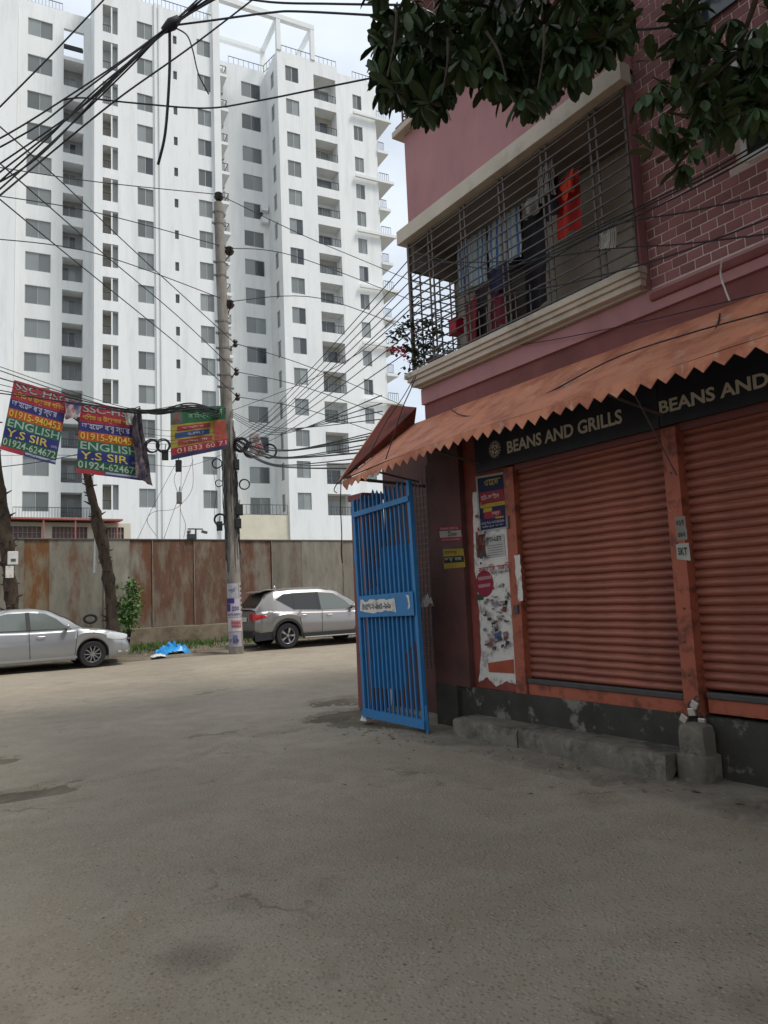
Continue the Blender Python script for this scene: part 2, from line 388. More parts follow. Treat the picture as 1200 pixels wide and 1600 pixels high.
# dirt verge along the far wall
rows = []
for j in range(14):
    y = 19.95 + j * .37
    rows.append([(x * .4 - 8, y + (.25 * nz2(x * .4, 0, .8, 7) + .1 * nz2(x * .4, 0, 3, 7) if j == 0 else 0), (-.02 if j == 0 else .05 + .04 * nz2(x * .4, y, 1.2, 6) + .02 * nz2(x * .4, y, 4, 2) + .05 * min(1, j / 8))) for x in range(130)])
tag(MB().grid(rows).build('verge', M['soil'], smooth=True), 'strip of bare soil along the far wall', kind='structure')

# cement apron in front of the shops
rows = []
for j in range(60):
    y = -4 + j * .18
    e = 4.24 + .03 * nz2(0, y, 1.1, 2) + .02 * nz2(0, y, 4, 5)
    rows.append([(e, y, -.01), (e + .03, y, .016 + .006 * nz2(e, y, 2, 1))] + [(4.4 + i * .13, y, .02 + .008 * nz2(4.4 + i * .13, y, 2, 1)) for i in range(6)])
tag(MB().grid(rows).build('pavement', mat('apron_cement', srgb('7c7468'), .9, .12, 3, srgb('5d564c'), .7, .45, .62, second_scale=2, third=srgb('918878'), tamount=.5, tscale=7, bump=.5, bscale=35), smooth=True), 'cement apron along the shop steps', kind='structure')

# ---------------------------------------------------------------- far boundary wall of steel sheets on a masonry plinth
wall = thing('boundary_wall', 'long rusty steel sheet wall on a low masonry plinth across the road', 'wall', (0, 24.5, 0))
def rusty(name, base, rust, amt, sc, lo, st=(1, 1, .3)):
    base = tuple(.72 * q_ for q_ in base); rust = tuple(.75 * q_ for q_ in rust)
    return mat(name, base, .8, .22, 3.2, rust, amt, lo - .08, lo + .07, second_scale=sc * 1.7, third=srgb('7d786b') if base[0] < .12 else srgb('5d4433'), tamount=.5, tscale=4.5, tlo=.52, thi=.66, stretch=st, bump=.25, bscale=10)
gr, ru, oc = srgb('8d897c'), srgb('74452c'), srgb('9a6a2c')
SHEETS = [  # X start, X end, material
    (-6.0, -2.6, rusty('steel_sheet_a', gr, ru, .7, .8, .55)), (-2.6, .6, rusty('steel_sheet_b', srgb('827d70'), ru, .7, .8, .55)),
    (.6, 3.05, rusty('steel_sheet_c', gr, ru, .75, .9, .6)), (3.05, 3.75, rusty('steel_sheet_d', srgb('8d806a'), srgb('7d5028'), .9, 2.2, .5)),
    (3.75, 5.35, rusty('steel_sheet_e', gr, ru, .8, 1.1, .6)), (5.35, 6.15, rusty('steel_sheet_f', srgb('9a968a'), ru, .5, .9, .64)),
    (6.15, 6.88, rusty('steel_sheet_g', gr, ru, .9, .9, .48)), (6.88, 8.28, rusty('steel_sheet_h', srgb('715040'), srgb('8a8272'), .85, 1.0, .56)),
    (8.28, 9.6, rusty('steel_sheet_i', srgb('6e5040'), srgb('8c8270'), .85, 1.0, .55)), (9.6, 11.15, rusty('steel_sheet_j', srgb('704d3c'), gr, .85, .9, .53)),
    (11.15, 12.35, rusty('steel_sheet_k', srgb('857f72'), ru, .5, .8, .62)), (12.35, 14.1, rusty('steel_sheet_l', srgb('918c80'), ru, .35, .7, .64)),
    (14.1, 17.2, rusty('steel_sheet_m', srgb('8b867a'), ru, .45, .8, .6)), (17.2, 21, rusty('steel_sheet_n', gr, ru, .6, .8, .55)),
]
for i, (a, b, mm) in enumerate(SHEETS):
    g = []
    off = .012 * ((i * 7) % 3)
    for k in range(9):
        z = .74 + k * (2.84 / 8)
        g.append([(a + (b - a) * j / 6, -off + .012 * nz2(a + j * .3, z, 1.3, i) , z) for j in range(7)])
    mb = MB().grid(g)
    mb.grid([[(a, 0, z) for z in (.74, 3.58)], [(a, -off, z) for z in (.74, 3.58)]]); mb.grid([[(b, 0, z) for z in (.74, 3.58)], [(b, -off, z) for z in (.74, 3.58)]])
    mb.box(a, b, .002, .03, .74, 3.58)
    mb.build('sheet_panel', mm, wall)
for xs in (-2.6, .6, 5.35, 6.88, 8.28, 11.15, 14.1, 17.2):
    bx('batten', mat('batten_steel', srgb('7d776b'), .7, .1, 4, ru, .7, .5, .65), wall, xs - .014, xs + .014, -.045, -.026, .76, 3.57)
bx('top_angle', M['galv'], wall, -6, 21, -.05, .04, 3.582, 3.615)
pl = []
for j in range(70):
    x = -6 + j * .392
    pl.append([(x, -.16 + .02 * nz2(x, 0, 2, 1), -.05), (x, -.15 + .02 * nz2(x, .3, 2, 1), .35), (x, -.14 + .02 * nz2(x, .6, 2, 1), .70 + .03 * nz2(x, 0, 1.5, 8)), (x, .1, .735)])
MB().grid(pl).build('plinth', mat('plinth_masonry', srgb('7e7362'), .9, .15, 2, srgb('574c3e'), .7, .45, .62, second_scale=1.6, bump=.6, bscale=18), wall)

# ---------------------------------------------------------------- the white apartment tower
tower = thing('apartment_tower', 'tall white many-storeyed apartment block with grey windows and rooftop frames', 'building', (30.37, 62.37, 0), R_(-6.5))
ROWS = [54.53, 50.92] + [47.35 - 3.06 * k for k in range(13)]
CUTS = {}
def facade(mb, fn, u0, u1, z0, z1, holes):
    """wall surface fn(u, depth, z) with rectangular openings (ua, ub, za, zb, depth)"""
    us = sorted({u0, u1, *[h[0] for h in holes], *[h[1] for h in holes]}); zs = sorted({z0, z1, *[h[2] for h in holes], *[h[3] for h in holes]})
    us = [u for u in us if u0 <= u <= u1]; zs = [z for z in zs if z0 <= z <= z1]
    for a, b in zip(us, us[1:]):
        for c, d in zip(zs, zs[1:]):
            mu, mz = (a + b) / 2, (c + d) / 2
            if any(h[0] < mu < h[1] and h[2] < mz < h[3] for h in holes): continue
            mb.face([fn(a, 0, c), fn(b, 0, c), fn(b, 0, d), fn(a, 0, d)])
    for ua, ub, za, zb, dp in holes:
        mb.face([fn(ua, 0, za), fn(ua, dp, za), fn(ua, dp, zb), fn(ua, 0, zb)]); mb.face([fn(ub, 0, za), fn(ub, dp, za), fn(ub, dp, zb), fn(ub, 0, zb)])
        mb.face([fn(ua, 0, za), fn(ub, 0, za), fn(ub, dp, za), fn(ua, dp, za)]); mb.face([fn(ua, 0, zb), fn(ub, 0, zb), fn(ub, dp, zb), fn(ua, dp, zb)])
MESHES = {}
def window_meshes(w, h):
    key = (round(w, 3), round(h, 3))
    if key not in MESHES:
        f = MB(); t = .055
        f.box(0, w, -.03, .03, 0, t); f.box(0, w, -.03, .03, h - t, h); f.box(0, t, -.03, .03, t, h - t); f.box(w - t, w, -.03, .03, t, h - t); f.box(w / 2 - .035, w / 2 + .035, -.035, .035, t, h - t)
        p = MB().box(t, w / 2 - .035, -.008, .008, t, h - t); q = MB().box(w / 2 + .035, w - t, .004, .02, t, h - t)
        MESHES[key] = (f.mesh('window', M['alu']), p.mesh('pane', M['pane']), q.mesh('pane', M['pane']))
    return MESHES[key]
OPEN = MB().box(-.5, .5, -.008, .008, 0, 1).mesh('pane', M['panedark'])
def window(parent, org, ang, w, h, open_side=0):
    fm, pm, qm = window_meshes(w, h)
    o = obj('window', fm, parent, org, ang); obj('pane', pm, o); q = obj('pane', qm, o)
    if open_side:
        q.data = qm.copy(); q.data.materials.clear(); q.data.materials.append(M['panedark'])
def railing_mesh(w, h, n, two=True):
    mb = MB(); mb.box(0, w, -.025, .025, h - .05, h)
    mb.box(0, w, -.02, .02, .04, .075)
    for i in range(n + 1): mb.box(i * (w - .03) / n, i * (w - .03) / n + .03, -.015, .015, .075, h - .05)
    return mb.mesh('railing', M['rail'])
def rail_at(parent, org, ang, w, h=.9, n=None, name='railing'):
    n = n or max(2, int(w / .3)); key = ('r', round(w, 2), h, n)
    if key not in MESHES: MESHES[key] = railing_mesh(w, h, n)
    return obj(name, MESHES[key], parent, org, ang)
front = lambda ly: (lambda u, d, z: (u, ly + d, z))
side = lambda lx: (lambda u, d, z: (lx + d, u, z))
rw = random.Random(3)
# right wing, front
h = []
for i, c in enumerate(ROWS):
    h.append((.83, 2.24, c - .82, c + .82, .12))
    z0, z1 = (c - 1.95, c + .72) if i < 2 else (c - 1.32, c + .78)
    h.append((3.9, 6.35, z0, z1, 1.4))
    window(tower, (.83, .1, c - .82), 0, 1.41, 1.64, rw.random() < .28)
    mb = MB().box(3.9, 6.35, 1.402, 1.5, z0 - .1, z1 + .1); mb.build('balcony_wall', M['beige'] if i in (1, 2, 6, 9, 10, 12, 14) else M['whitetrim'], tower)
    ww = (1.9 if i % 3 else 2.1); window(tower, (4.0, 1.36, z0 + .02), 0, ww, (z1 - z0) * .78, i % 4 == 1)
    rail_at(tower, (3.92, .06, z0), 0, 2.41, .85, 8)
mb = MB(); facade(mb, front(0), 0, 6.6, 0, 56.8, h)
mb.face([(6.6, 0, 0), (6.6, 1.3, 0), (6.6, 1.3, 56.8), (6.6, 0, 56.8)])
facade(mb, side(0), 0, 4, 0, 56.8, [(1.2, 2.15, c - .85, c + .85, .12) for c in ROWS])
mb.face([(0, 0, 56.8), (6.6, 0, 56.8), (6.6, 12, 56.8), (0, 12, 56.8)])
mb.box(.1, 6.5, 1.6, 12, 0, 56.7); 
mb.build('wing_wall', M['white'], tower)
for c in ROWS: window(tower, (.1, 2.15, c - .85), R_(-90), .95, 1.7)
rail_at(tower, (.5, .12, 56.8), 0, 3.2, .75, 6); rail_at(tower, (4.15, .12, 56.8), 0, 2.4, .75, 5)
# right section, set back
h = []
for i, c in enumerate(ROWS):
    h.append((8.9, 9.95, c - .82, c + .82, .12)); window(tower, (8.9, 1.4, c - .82), 0, 1.05, 1.64, rw.random() < .28)
    fl = c - 1.35
    big = i % 2 == 0
    x1 = 13.2 if big else 12.9
    sb = MB().box(11.602, x1, 1.1, 4.4, fl - .32, fl); 
    if big: sb.box(8.75, x1 + .1, .85, 1.098, fl - .32, fl - .02)
    sb.build('balcony_slab', M['whitetrim'], tower)
    rail_at(tower, (11.65, 1.2, fl), 0, (x1 - 11.65) * (.75 if big else .6), .95, 5)
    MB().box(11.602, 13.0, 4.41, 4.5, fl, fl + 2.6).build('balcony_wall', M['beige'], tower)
mb = MB(); facade(mb, front(1.3), 6.602, 11.6, 0, 57.3, h)
mb.box(6.7, 11.6, 2.7, 12, 0, 57.2); mb.face([(11.6, 1.3, 0), (11.6, 4.5, 0), (11.6, 4.5, 57.3), (11.6, 1.3, 57.3)]); mb.face([(6.602, 1.3, 57.3), (11.6, 1.3, 57.3), (11.6, 4, 57.3), (6.602, 4, 57.3)])
mb.build('setback_wall', M['white'], tower)
rail_at(tower, (9.0, 1.4, 57.3), 0, 2.5, .8, 6)
# centre recess
h = []
for i, c in enumerate(ROWS):
    h.append((-2.6, -.55, c - .82, c + .82, .12)); window(tower, (-2.6, 4.1, c - .82), 0, 2.05, 1.64, i in (0, 1, 4, 6, 9, 12))
    fl = c - 1.35
    MB().box(-5.948, -4.95 + .1 * (i % 2), .9, 3.998, fl - .3, fl).build('balcony_slab', M['whitetrim'], tower)
    rail_at(tower, (-5.9, 1.0, fl), 0, .85, .9, 3); rail_at(tower, (-4.98, 1.0, fl), R_(90), 2.9, .9, 8)
    MB().box(-5.0, -4.6, 3.7, 3.998, fl, fl + 2.7).build('balcony_fin', M['alu'], tower)
mb = MB(); facade(mb, front(4), -5.95, 0, 9.3, 57.0, h); mb.box(-5.9, -.1, 5.4, 12, 0, 56.9)
mb.face([(-5.95, 4, 57), (0, 4, 57), (0, 9, 57), (-5.95, 9, 57)])
mb.build('centre_wall', M['white'], tower)
MB().box(-5.94, -.02, .25, 3.99, 0, 9.3).build('podium', M['cream'], tower)
rail_at(tower, (-5.9, .35, 9.3), 0, 5.8, 1.0, 16); rail_at(tower, (-3.9, 4.1, 57.0), 0, 3.8, .85, 7); rail_at(tower, (-.1, 4.0, 57.0), R_(-75), 3.2, .85, 6)
# middle wing
h = []
for i, c in enumerate(ROWS):
    z0, z1 = (c - 1.2, c + 1.5) if i < 2 else (c - 1.05, c + 1.1)
    h += [(-16.55, -15.25, z0, z1, 1.3), (-13.59, -12.2, c - .82, c + .82, .12), (-10.32, -9.97, c - .42, c + .42, .15), (-8.08, -6.79, c - .82, c + .82, .12)]
    window(tower, (-13.59, .1, c - .82), 0, 1.39, 1.64, rw.random() < .25); window(tower, (-8.08, .1, c - .82), 0, 1.29, 1.64, rw.random() < .25)
    MB().box(-10.31, -9.98, .12, .14, c - .41, c + .41).build('vent_pane', M['panedark'], tower)
    MB().box(-15.84, -15.72, .05, .2, z0, z1).build('balcony_post', M['whitetrim'], tower)
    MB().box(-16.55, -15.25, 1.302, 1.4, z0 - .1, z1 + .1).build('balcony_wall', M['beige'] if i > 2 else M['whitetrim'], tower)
    MB().box(-15.70, -15.26, .5, .56, z0, z1).build('louvre_screen', M['alu'], tower)
    rail_at(tower, (-16.54, .1, z0), 0, .7, .8, 4)
mb = MB(); facade(mb, front(0), -17.25, -5.95, 0, 57.5, h)
mb.face([(-17.25, 0, 0), (-17.25, 3.5, 0), (-17.25, 3.5, 57.5), (-17.25, 0, 57.5)]); mb.face([(-5.95, 0, 0), (-5.95, 4, 0), (-5.95, 4, 57.5), (-5.95, 0, 57.5)])
mb.face([(-17.25, 0, 57.5), (-5.95, 0, 57.5), (-5.95, 12, 57.5), (-17.25, 12, 57.5)]); mb.box(-17.2, -6, 1.5, 12, 0, 57.4)
mb.box(-17.25, -14.9, -.0, 3.5, 57.502, 60)
mb.build('middle_wall', M['white'], tower)
for a, b in ((-12.06, -11.84), (-11.66, -11.45)): bx('drain_pipe', M['whitetrim'], tower, a, b, -.16, -.002, 0, 57.6)
bx('corner_column', M['whitetrim'], tower, -6.6, -5.94, -.35, -.002, 0, 61.2)
rail_at(tower, (-14.6, .1, 57.5), 0, 8.0, .9, 22)
# left block, set back
h = []
for i, c in enumerate(ROWS):
    h.append((-22.6, -20.55, c - .85, c + .85, .14)); window(tower, (-22.6, 3.62, c - .85), 0, 2.05, 1.7, False)
    if i == 0: h.append((-19.6, -17.87, c - 2.0, c + .75, .3))
    else:
        z0, z1 = (c - 1.35, c + 1.25) if i == 1 else (c - 1.35, c + .85)
        h.append((-19.6, -17.87, z0, z1, 1.5))
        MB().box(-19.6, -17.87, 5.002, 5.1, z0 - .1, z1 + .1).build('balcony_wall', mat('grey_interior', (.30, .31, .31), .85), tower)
        window(tower, (-19.55, 4.95, z0 + .5), 0, 1.15, 1.35, i % 3 == 0)
        if i > 11: rail_at(tower, (-19.58, 3.56, z0), 0, 1.7, .85, 12)
mb = MB(); facade(mb, front(3.5), -23.4, -17.252, 0, 57.0, h)
mb.box(-23.4, -19.8, 5.3, 14, 0, 56.9); mb.box(-19.8, -17.3, 5.3, 14, 0, 51.8)
mb.face([(-23.4, 3.5, 57), (-19.8, 3.5, 57), (-19.8, 6, 57), (-23.4, 6, 57)])
mb.build('left_wall', M['white'], tower)
for z in (54.0, 54.6): MB().box(-19.6, -17.87, 4.2 + z - 54, 4.45 + z - 54, z - .1, z + .1).build('pergola_beam', M['rail'], tower)
rail_at(tower, (-23.2, 3.6, 57.0), 0, 3.5, .8, 12); rail_at(tower, (-23.3, 3.0, 9.1), 0, 6.0, 1.0, 26)
bx('terrace_slab', M['whitetrim'], tower, -23.38, -17.27, 2.6, 3.49, 8.3, 9.1)
mb = MB(); mb.box(-34, -23.41, 0, 14, 0, 58); mb.build('outer_wall', M['white'], tower)
# rooftop frames
for a in ((-.02, .42, -.1, .34, 56.802, 60.2), (3.68, 4.1, -.1, .34, 56.802, 60.2), (-.02, .42, 5.0, 5.44, 56.802, 60.2)): bx('frame_post', M['whitetrim'], tower, *a)
for a in ((-5.93, 4.12, -.12, .36, 60.202, 60.72), (-5.9, .4, 4.98, 5.46, 60.202, 60.6)): bx('frame_beam', M['whitetrim'], tower, *a)
bx('frame_beam', M['whitetrim'], tower, .0, .4, .362, 4.978, 60.21, 60.6); bx('frame_beam', M['whitetrim'], tower, 3.7, 4.1, .362, 5.4, 60.21, 60.6); bx('frame_beam', M['whitetrim'], tower, -6.5, -6.1, .0, 5.4, 60.21, 60.6)
for (x0, x1, z) in ((4.3, 5.9, 41.5),):
    pass
for z in (40.2, 41.5): bx('air_conditioner', M['whitetrim'], tower, -.9, -.2, 3.4, 3.98, z - .3, z + .3)

# low building with a red edged roof behind the wall
shed = thing('low_house', 'low cream house with red edged roof peeking over the steel wall', 'building', (2.2, 28.5, 0))
mb = MB(); facade(mb, front(0), -4, 5.0, 0, 4.55, [(-2.0, -.7, 3.7, 4.4, .15), (.55, 1.9, 3.7, 4.4, .15), (2.25, 3.45, 3.7, 4.4, .15), (3.75, 4.75, 3.7, 4.4, .15)]); mb.box(-4, 5, .3, 6, 0, 4.5); mb.build('wall', M['cream'], shed)
bx('roof_edge', mat('red_edge', srgb('a8685e'), .7, .1, 3), shed, -4.2, 4.6, -.5, 6.2, 4.6, 4.66)
for x in (-2.6, .3, 1.9, 2.95, 3.6, 4.4): MB().tube([(x, -.45, 0), (x, -.45, 4.6)], .03).build('post', mat('red_edge', srgb('8d4a42')), shed)
for a, b in ((-2.0, -.7), (.55, 1.9), (2.25, 3.45), (3.75, 4.75)):
    f = MB(); n = 9
    for k in range(n + 1): f.box(a + (b - a) * k / n - .01, a + (b - a) * k / n + .01, .02, .04, 3.7, 4.4)
    for z in (3.7, 3.93, 4.16, 4.38): f.box(a, b, .04, .06, z, z + .02)
    w_ = f.build('window', M['alu'], shed); bx('pane', mat('shed_pane', srgb('8a6f66'), .5), w_, a, b, .1, .12, 3.7, 4.4)

# ---------------------------------------------------------------- the pink corner building with the shops
XF = 5.05
bld = thing('corner_building', 'pink corner building with grilled balcony and roller shutter shops', 'building', (XF, 6.66, 0))
def bb(name, m_, x0, x1, y0, y1, z0, z1, bevel=0.0, parent=bld):      # world coordinates in, stored relative to the building's foot
    return MB().box(x0 - XF, x1 - XF, y0 - 6.66, y1 - 6.66, z0, z1).build(name, m_, parent, bevel=bevel)
def W(p): return (p[0] - XF, p[1] - 6.66, p[2])
bb('plinth', M['black'], 5.02, 5.4, -8, 6.655, 0, .45)
bb('core', M['dark'], 5.42, 14, -8, 6.6, 0, 3.5)
bb('pillar', M['brown'], 4.99, 5.38, 6.10, 6.66, .452, 3.2)
bb('pillar_base', M['black'], 4.97, 5.019, 6.3, 6.67, 0, .46)
bb('jamb_wall', M['redwall'], 5.06, 5.38, 5.44, 6.098, .452, 3.2)
bb('jamb', M['orange'], 5.02, 5.38, 5.30, 5.438, .452, 2.66)
post_ = bb('post', M['orange'], 5.0, 5.38, 3.445, 3.575, .452, 2.66)
bb('shop_lintel', M['pinkdark'], 5.04, 5.4, -8, 5.298, 2.62, 3.2)
bb('shop_wall', M['redwall'], 5.06, 5.4, -8, 1.3, .452, 2.62)
bb('band_wall', M['pinkdark'], 5.03, 5.6, -8, 6.70, 3.201, 3.62)
bb('band_upper', M['pink'], 5.0, 5.6, -8, 6.72, 3.621, 3.80)
bb('ledge', M['pinkdark'], 4.97, 5.03, -8, 3.56, 3.70, 3.77, bevel=.02)
# roller shutters, slat by slat
def shutter(y0, y1, z0, z1):
    s = bb('roller_shutter', M['dark'], 5.12, 5.16, y0, y1, z0, z1 + .05)
    n = int((z1 - z0) / .068); hgt = (z1 - z0) / n
    prof = [(-.0, 0), (-.012, .06), (-.026, .25), (-.031, .45), (-.026, .66), (-.012, .84), (.004, .9), (.004, 1.0)]
    mb = MB(); rows = [[(5.112 + px - XF, y - 6.66, pz * hgt) for px, pz in prof] for y in (y0, y1)]; mb.grid(rows)
    me = mb.mesh('slat', M['shutter']); me.polygons.foreach_set('use_smooth', [True] * len(me.polygons))
    for i in range(n): obj('slat', me, s, (random.uniform(-.003, .003), 0, z0 + i * hgt))
    return s
sh = shutter(3.58, 5.298, .60, 2.66); tag(sh, 'wider roller shutter left of the orange post')
shutter(1.302, 3.443, .64, 2.66)
for y0, y1, z in ((3.60, 5.29, .555), (1.302, 3.40, .585)):
    bb('bottom_bar', M['bar'], 5.03, 5.09, y0, y1, z, z + .045, bevel=.006); bb('bottom_rail', M['orange'], 5.045, 5.11, y0, y1, z - .105, z - .002)
for z in (.75, 1.0, 1.25, 1.75, 2.3, 2.5): MB().lathe([(0, -.006), (.008, -.005), (.011, 0)], 8, 'X', W((5.0, 3.51 + random.uniform(-.02, .02), z))).build('bolt', M['bar'], bld)

# upper floor: balcony with trim, grille, ceiling, back wall
def trim(name, z0, z1, out, y0=3.57, y1=6.74, wrap=True):
    mb = MB(); dz = (z1 - z0)
    for k, (a, b, o) in enumerate(((0, .34, .35), (.341, .62, .7), (.621, 1, 1))):
        mb.box(4.92 - out * o - XF, 4.96 - XF, y0 - .03 * o - 6.66, y1 + out * o - 6.66, z0 + a * dz, z0 + b * dz)
        if wrap: mb.box(4.962 - XF, 6.6 - XF, 6.70 - 6.66, y1 + out * o - 6.66, z0 + a * dz, z0 + b * dz)
    return mb.build(name, M['trim'], bld, bevel=.006)
trim('window_sill', 3.83, 3.99, .08)
MB().box(4.83 - XF, 4.96 - XF, 3.54 - 6.66, 6.83 - 6.66, 5.575, 5.745).box(4.962 - XF, 6.6 - XF, 6.70 - 6.66, 6.83 - 6.66, 5.575, 5.745).build('lintel_trim', M['trim'], bld, bevel=.006)
bb('balcony_floor', M['inner'], 4.95, 6.6, 3.57, 6.70, 3.802, 3.985)
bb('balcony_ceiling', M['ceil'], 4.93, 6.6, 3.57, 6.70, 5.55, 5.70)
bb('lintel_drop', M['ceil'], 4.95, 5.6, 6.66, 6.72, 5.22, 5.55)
mb = MB(); facade(mb, lambda u, d, z: (5.6 + d - XF, u - 6.66, z), 3.57, 6.74, 3.98, 5.56, [(5.35, 5.85, 4.0, 5.25, .1)]); mb.face([W(p) for p in ((5.6, 6.74, 3.98), (7.5, 6.74, 3.98), (7.5, 6.74, 5.56), (5.6, 6.74, 5.56))]); mb.build('balcony_back_wall', M['inner'], bld)
bb('balcony_door', mat('brown_door', srgb('4a3a34'), .5, .1, 4), 5.66, 5.7, 5.35, 5.85, 3.99, 5.25)
bb('end_wall', M['brick'], 4.93, 5.6, 3.569, 3.60, 3.81, 5.56)
bb('room_core', M['dark'], 5.72, 14, -8, 6.6, 3.5, 13)
bb('parapet_wall', M['pink'], 4.92, 5.6, 3.57, 6.70, 5.748, 6.92)
bb('cornice', M['trim'], 4.82, 5.62, 3.55, 6.82, 6.922, 7.0, bevel=.01); bb('cornice', M['pinkdark'], 4.86, 5.62, 3.55, 6.79, 7.002, 7.06)
bb('upper_wall', M['pink'], 5.02, 5.7, 3.57, 6.62, 8.7, 13.2); bb('roof_slab', M['trim'], 4.7, 14, -8, 6.9, 13.202, 13.4)
for z in (7.2 + .14 * k for k in range(11)): MB().bar(W((4.92, 3.58, z)), W((4.92, 6.72, z)), .012).build('upper_grille_bar', M['grill'], bld)
for y in (3.6, 4.2, 4.8, 5.4, 6.0, 6.4, 6.72): MB().bar(W((4.925, y, 7.06)), W((4.925, y, 8.7)), .025, .012).build('upper_grille_bar', M['grill'], bld)
for k in range(11): MB().bar(W((4.92, 6.72, 7.2 + .14 * k)), W((5.6, 6.72, 7.2 + .14 * k)), .012).build('upper_grille_bar', M['grill'], bld)
# balcony grille, bar by bar
gri = bb('balcony_grille', M['grill'], 4.895, 4.93, 6.69, 6.725, 3.99, 5.555)
k = 0
for k in range(15): MB().bar(W((4.905, 3.60, 4.04 + k * .104)), W((4.905, 6.72, 4.04 + k * .104)), .013).build('bar', M['grill'], gri)
for y in (3.6, 3.9, 3.97, 4.48, 4.55, 5.07, 5.14, 5.68, 5.75, 6.26, 6.33): MB().bar(W((4.916, y, 3.99)), W((4.916, y, 5.555)), .022, .01).build('bar', M['grill'], gri)
for y in (4.8, 5.0, 5.3, 5.42, 5.54): MB().bar(W((4.918, y, 3.99)), W((4.918, y, 4.32)), .012, .01).build('bar', M['grill'], gri)
for k in range(15): MB().bar(W((4.93, 6.705, 4.04 + k * .098)), W((5.6, 6.705, 4.04 + k * .098)), .011).build('bar', M['grill'], gri)
for x in (5.05, 5.2, 5.34, 5.5, 5.58): MB().bar(W((x, 6.695, 3.99)), W((x, 6.695, 5.5)), .02, .01).build('bar', M['grill'], gri)
for k in range(9): MB().bar(W((4.935, 6.70 - .0, 4.1 + k * .15)), W((5.06, 6.70, 4.22 + k * .15)), .009).build('bar', M['grill'], gri)

# painted brick wall, brick by brick
bw = bb('brick_wall', M['mortar'], 5.03, 5.6, -8, 3.566, 3.801, 6.9); bb('brick_wall_upper', M['brick'], 5.034, 5.6, -8, 3.566, 6.902, 13.2)
meb = None
CH, CL, JT = .0815, .134, .012
bm_full = MB().box(-.008, .004, 0, CL - JT, 0, CH - JT).mesh('brick', M['brick'])
for r in range(int((6.46 - 3.83) / CH)):
    z = 3.83 + r * CH; y = 3.562; first = r % 2
    while y > 2.36:
        w_ = (CL - JT) * (.5 if first else 1); first = 0
        ya = y - w_
        inwin = ya < 2.72 and (4.44 < z + CH and z < 5.35)
        if not inwin:
            o = obj('brick', bm_full, bw, W((5.033 + random.uniform(-.0008, .0008), ya, z)))
            if w_ < CL - JT: o.scale.y = .47
        y = ya - JT
bb('window', M['alu'], 5.0, 5.029, 1.6, 2.70, 4.46, 5.3); 
wf = bb('window', M['white'], 4.985, 5.028, 2.66, 2.705, 4.44, 5.34); bb('sill', M['white'], 4.97, 5.028, 1.55, 2.659, 4.41, 4.459, parent=wf); bb('pane', M['panedark'], 4.992, 4.998, 1.6, 2.655, 4.47, 5.3, parent=wf)
wf = bb('window', M['white'], 4.985, 5.028, 2.90, 2.95, 5.62, 6.6); bb('pane', M['panedark'], 4.992, 5.005, 1.7, 2.895, 5.66, 6.6, parent=wf)

# side of the ground floor behind the gate
bb('side_wall', M['brown'], 5.45, 6.0, 6.662, 8.3, 0, 3.42)
mesh_ = bb('wire_mesh', M['galv'], 5.03, 5.05, 6.67, 6.69, .6, 2.8)
for k in range(5): MB().bar(W((5.04, 6.70 + k * .07, .6)), W((5.04, 6.70 + k * .07, 2.8)), .008).build('wire', M['galv'], mesh_)
for k in range(31): MB().bar(W((5.045, 6.69, .62 + k * .07)), W((5.045, 7.0, .62 + k * .07)), .008).build('wire', M['galv'], mesh_)
bb('mesh_post', M['brown'], 4.99, 5.08, 6.662, 6.70, .1, 2.9)
gp = thing('gate_pillar', 'plain pink masonry pillar behind the far edge of the blue gate', 'pillar', (5.2, 8.35, 0))
MB().box(-.14, .14, -.16, .16, 0, 2.72).box(-.17, .17, -.19, .19, 2.722, 2.80).build('shaft', M['pinkdark'], gp)

# ---------------------------------------------------------------- steps
steps = thing('concrete_step', 'long worn concrete step of three blocks below the left shutter', 'step', (4.86, 4.7, 0))
for y0, y1, z, x0 in ((5.125, 6.05, .185, 4.70), (4.405, 5.115, .19, 4.71), (3.555, 4.395, .20, 4.69)):
    mb = MB(); rows = []
    n = 12
    for i in range(n + 1):
        y = y0 + (y1 - y0) * i / n
        j = lambda q, a=.012: a * nz2(y * 3, q, 1.7, q)
        rows.append([(x0 - 4.86 + j(1), y - 4.7, -.02), (x0 - 4.86 + j(2, .015), y - 4.7, z - .03 + j(3)), (x0 + .02 - 4.86 + j(4), y - 4.7, z - .006 + j(5, .008)), (x0 + .12 - 4.86, y - 4.7, z + j(6, .006)), (5.018 - 4.86, y - 4.7, z)])
    mb.grid(rows); mb.face(rows[0]); mb.face(rows[-1][::-1])
    mb.build('block', M['concrete'], steps, smooth=50)
stub = thing('concrete_stub', 'short rounded concrete block under the padlocks between two shutters', 'block', (4.9, 3.42, 0))
mb = MB(); rows = []
for k, (z, g) in enumerate(((-.02, 0), (.2, 0), (.21, .03), (.36, .03), (.405, .05), (.42, .09))):
    a, b = .11 - g * .7, .122 - g * .7
    rows.append([(x * a + .008 * nz2(x, z * 9, 3, y), y * b + .008 * nz2(y, z * 7, 3, x), z) for x, y in ((-1, -.8), (-.8, -1), (.8, -1), (1, -.8), (1, .8), (.8, 1), (-.8, 1), (-1, .8))])
mb.grid(rows, True); mb.face(rows[-1]); mb.build('body', M['concrete'], stub, smooth=45)

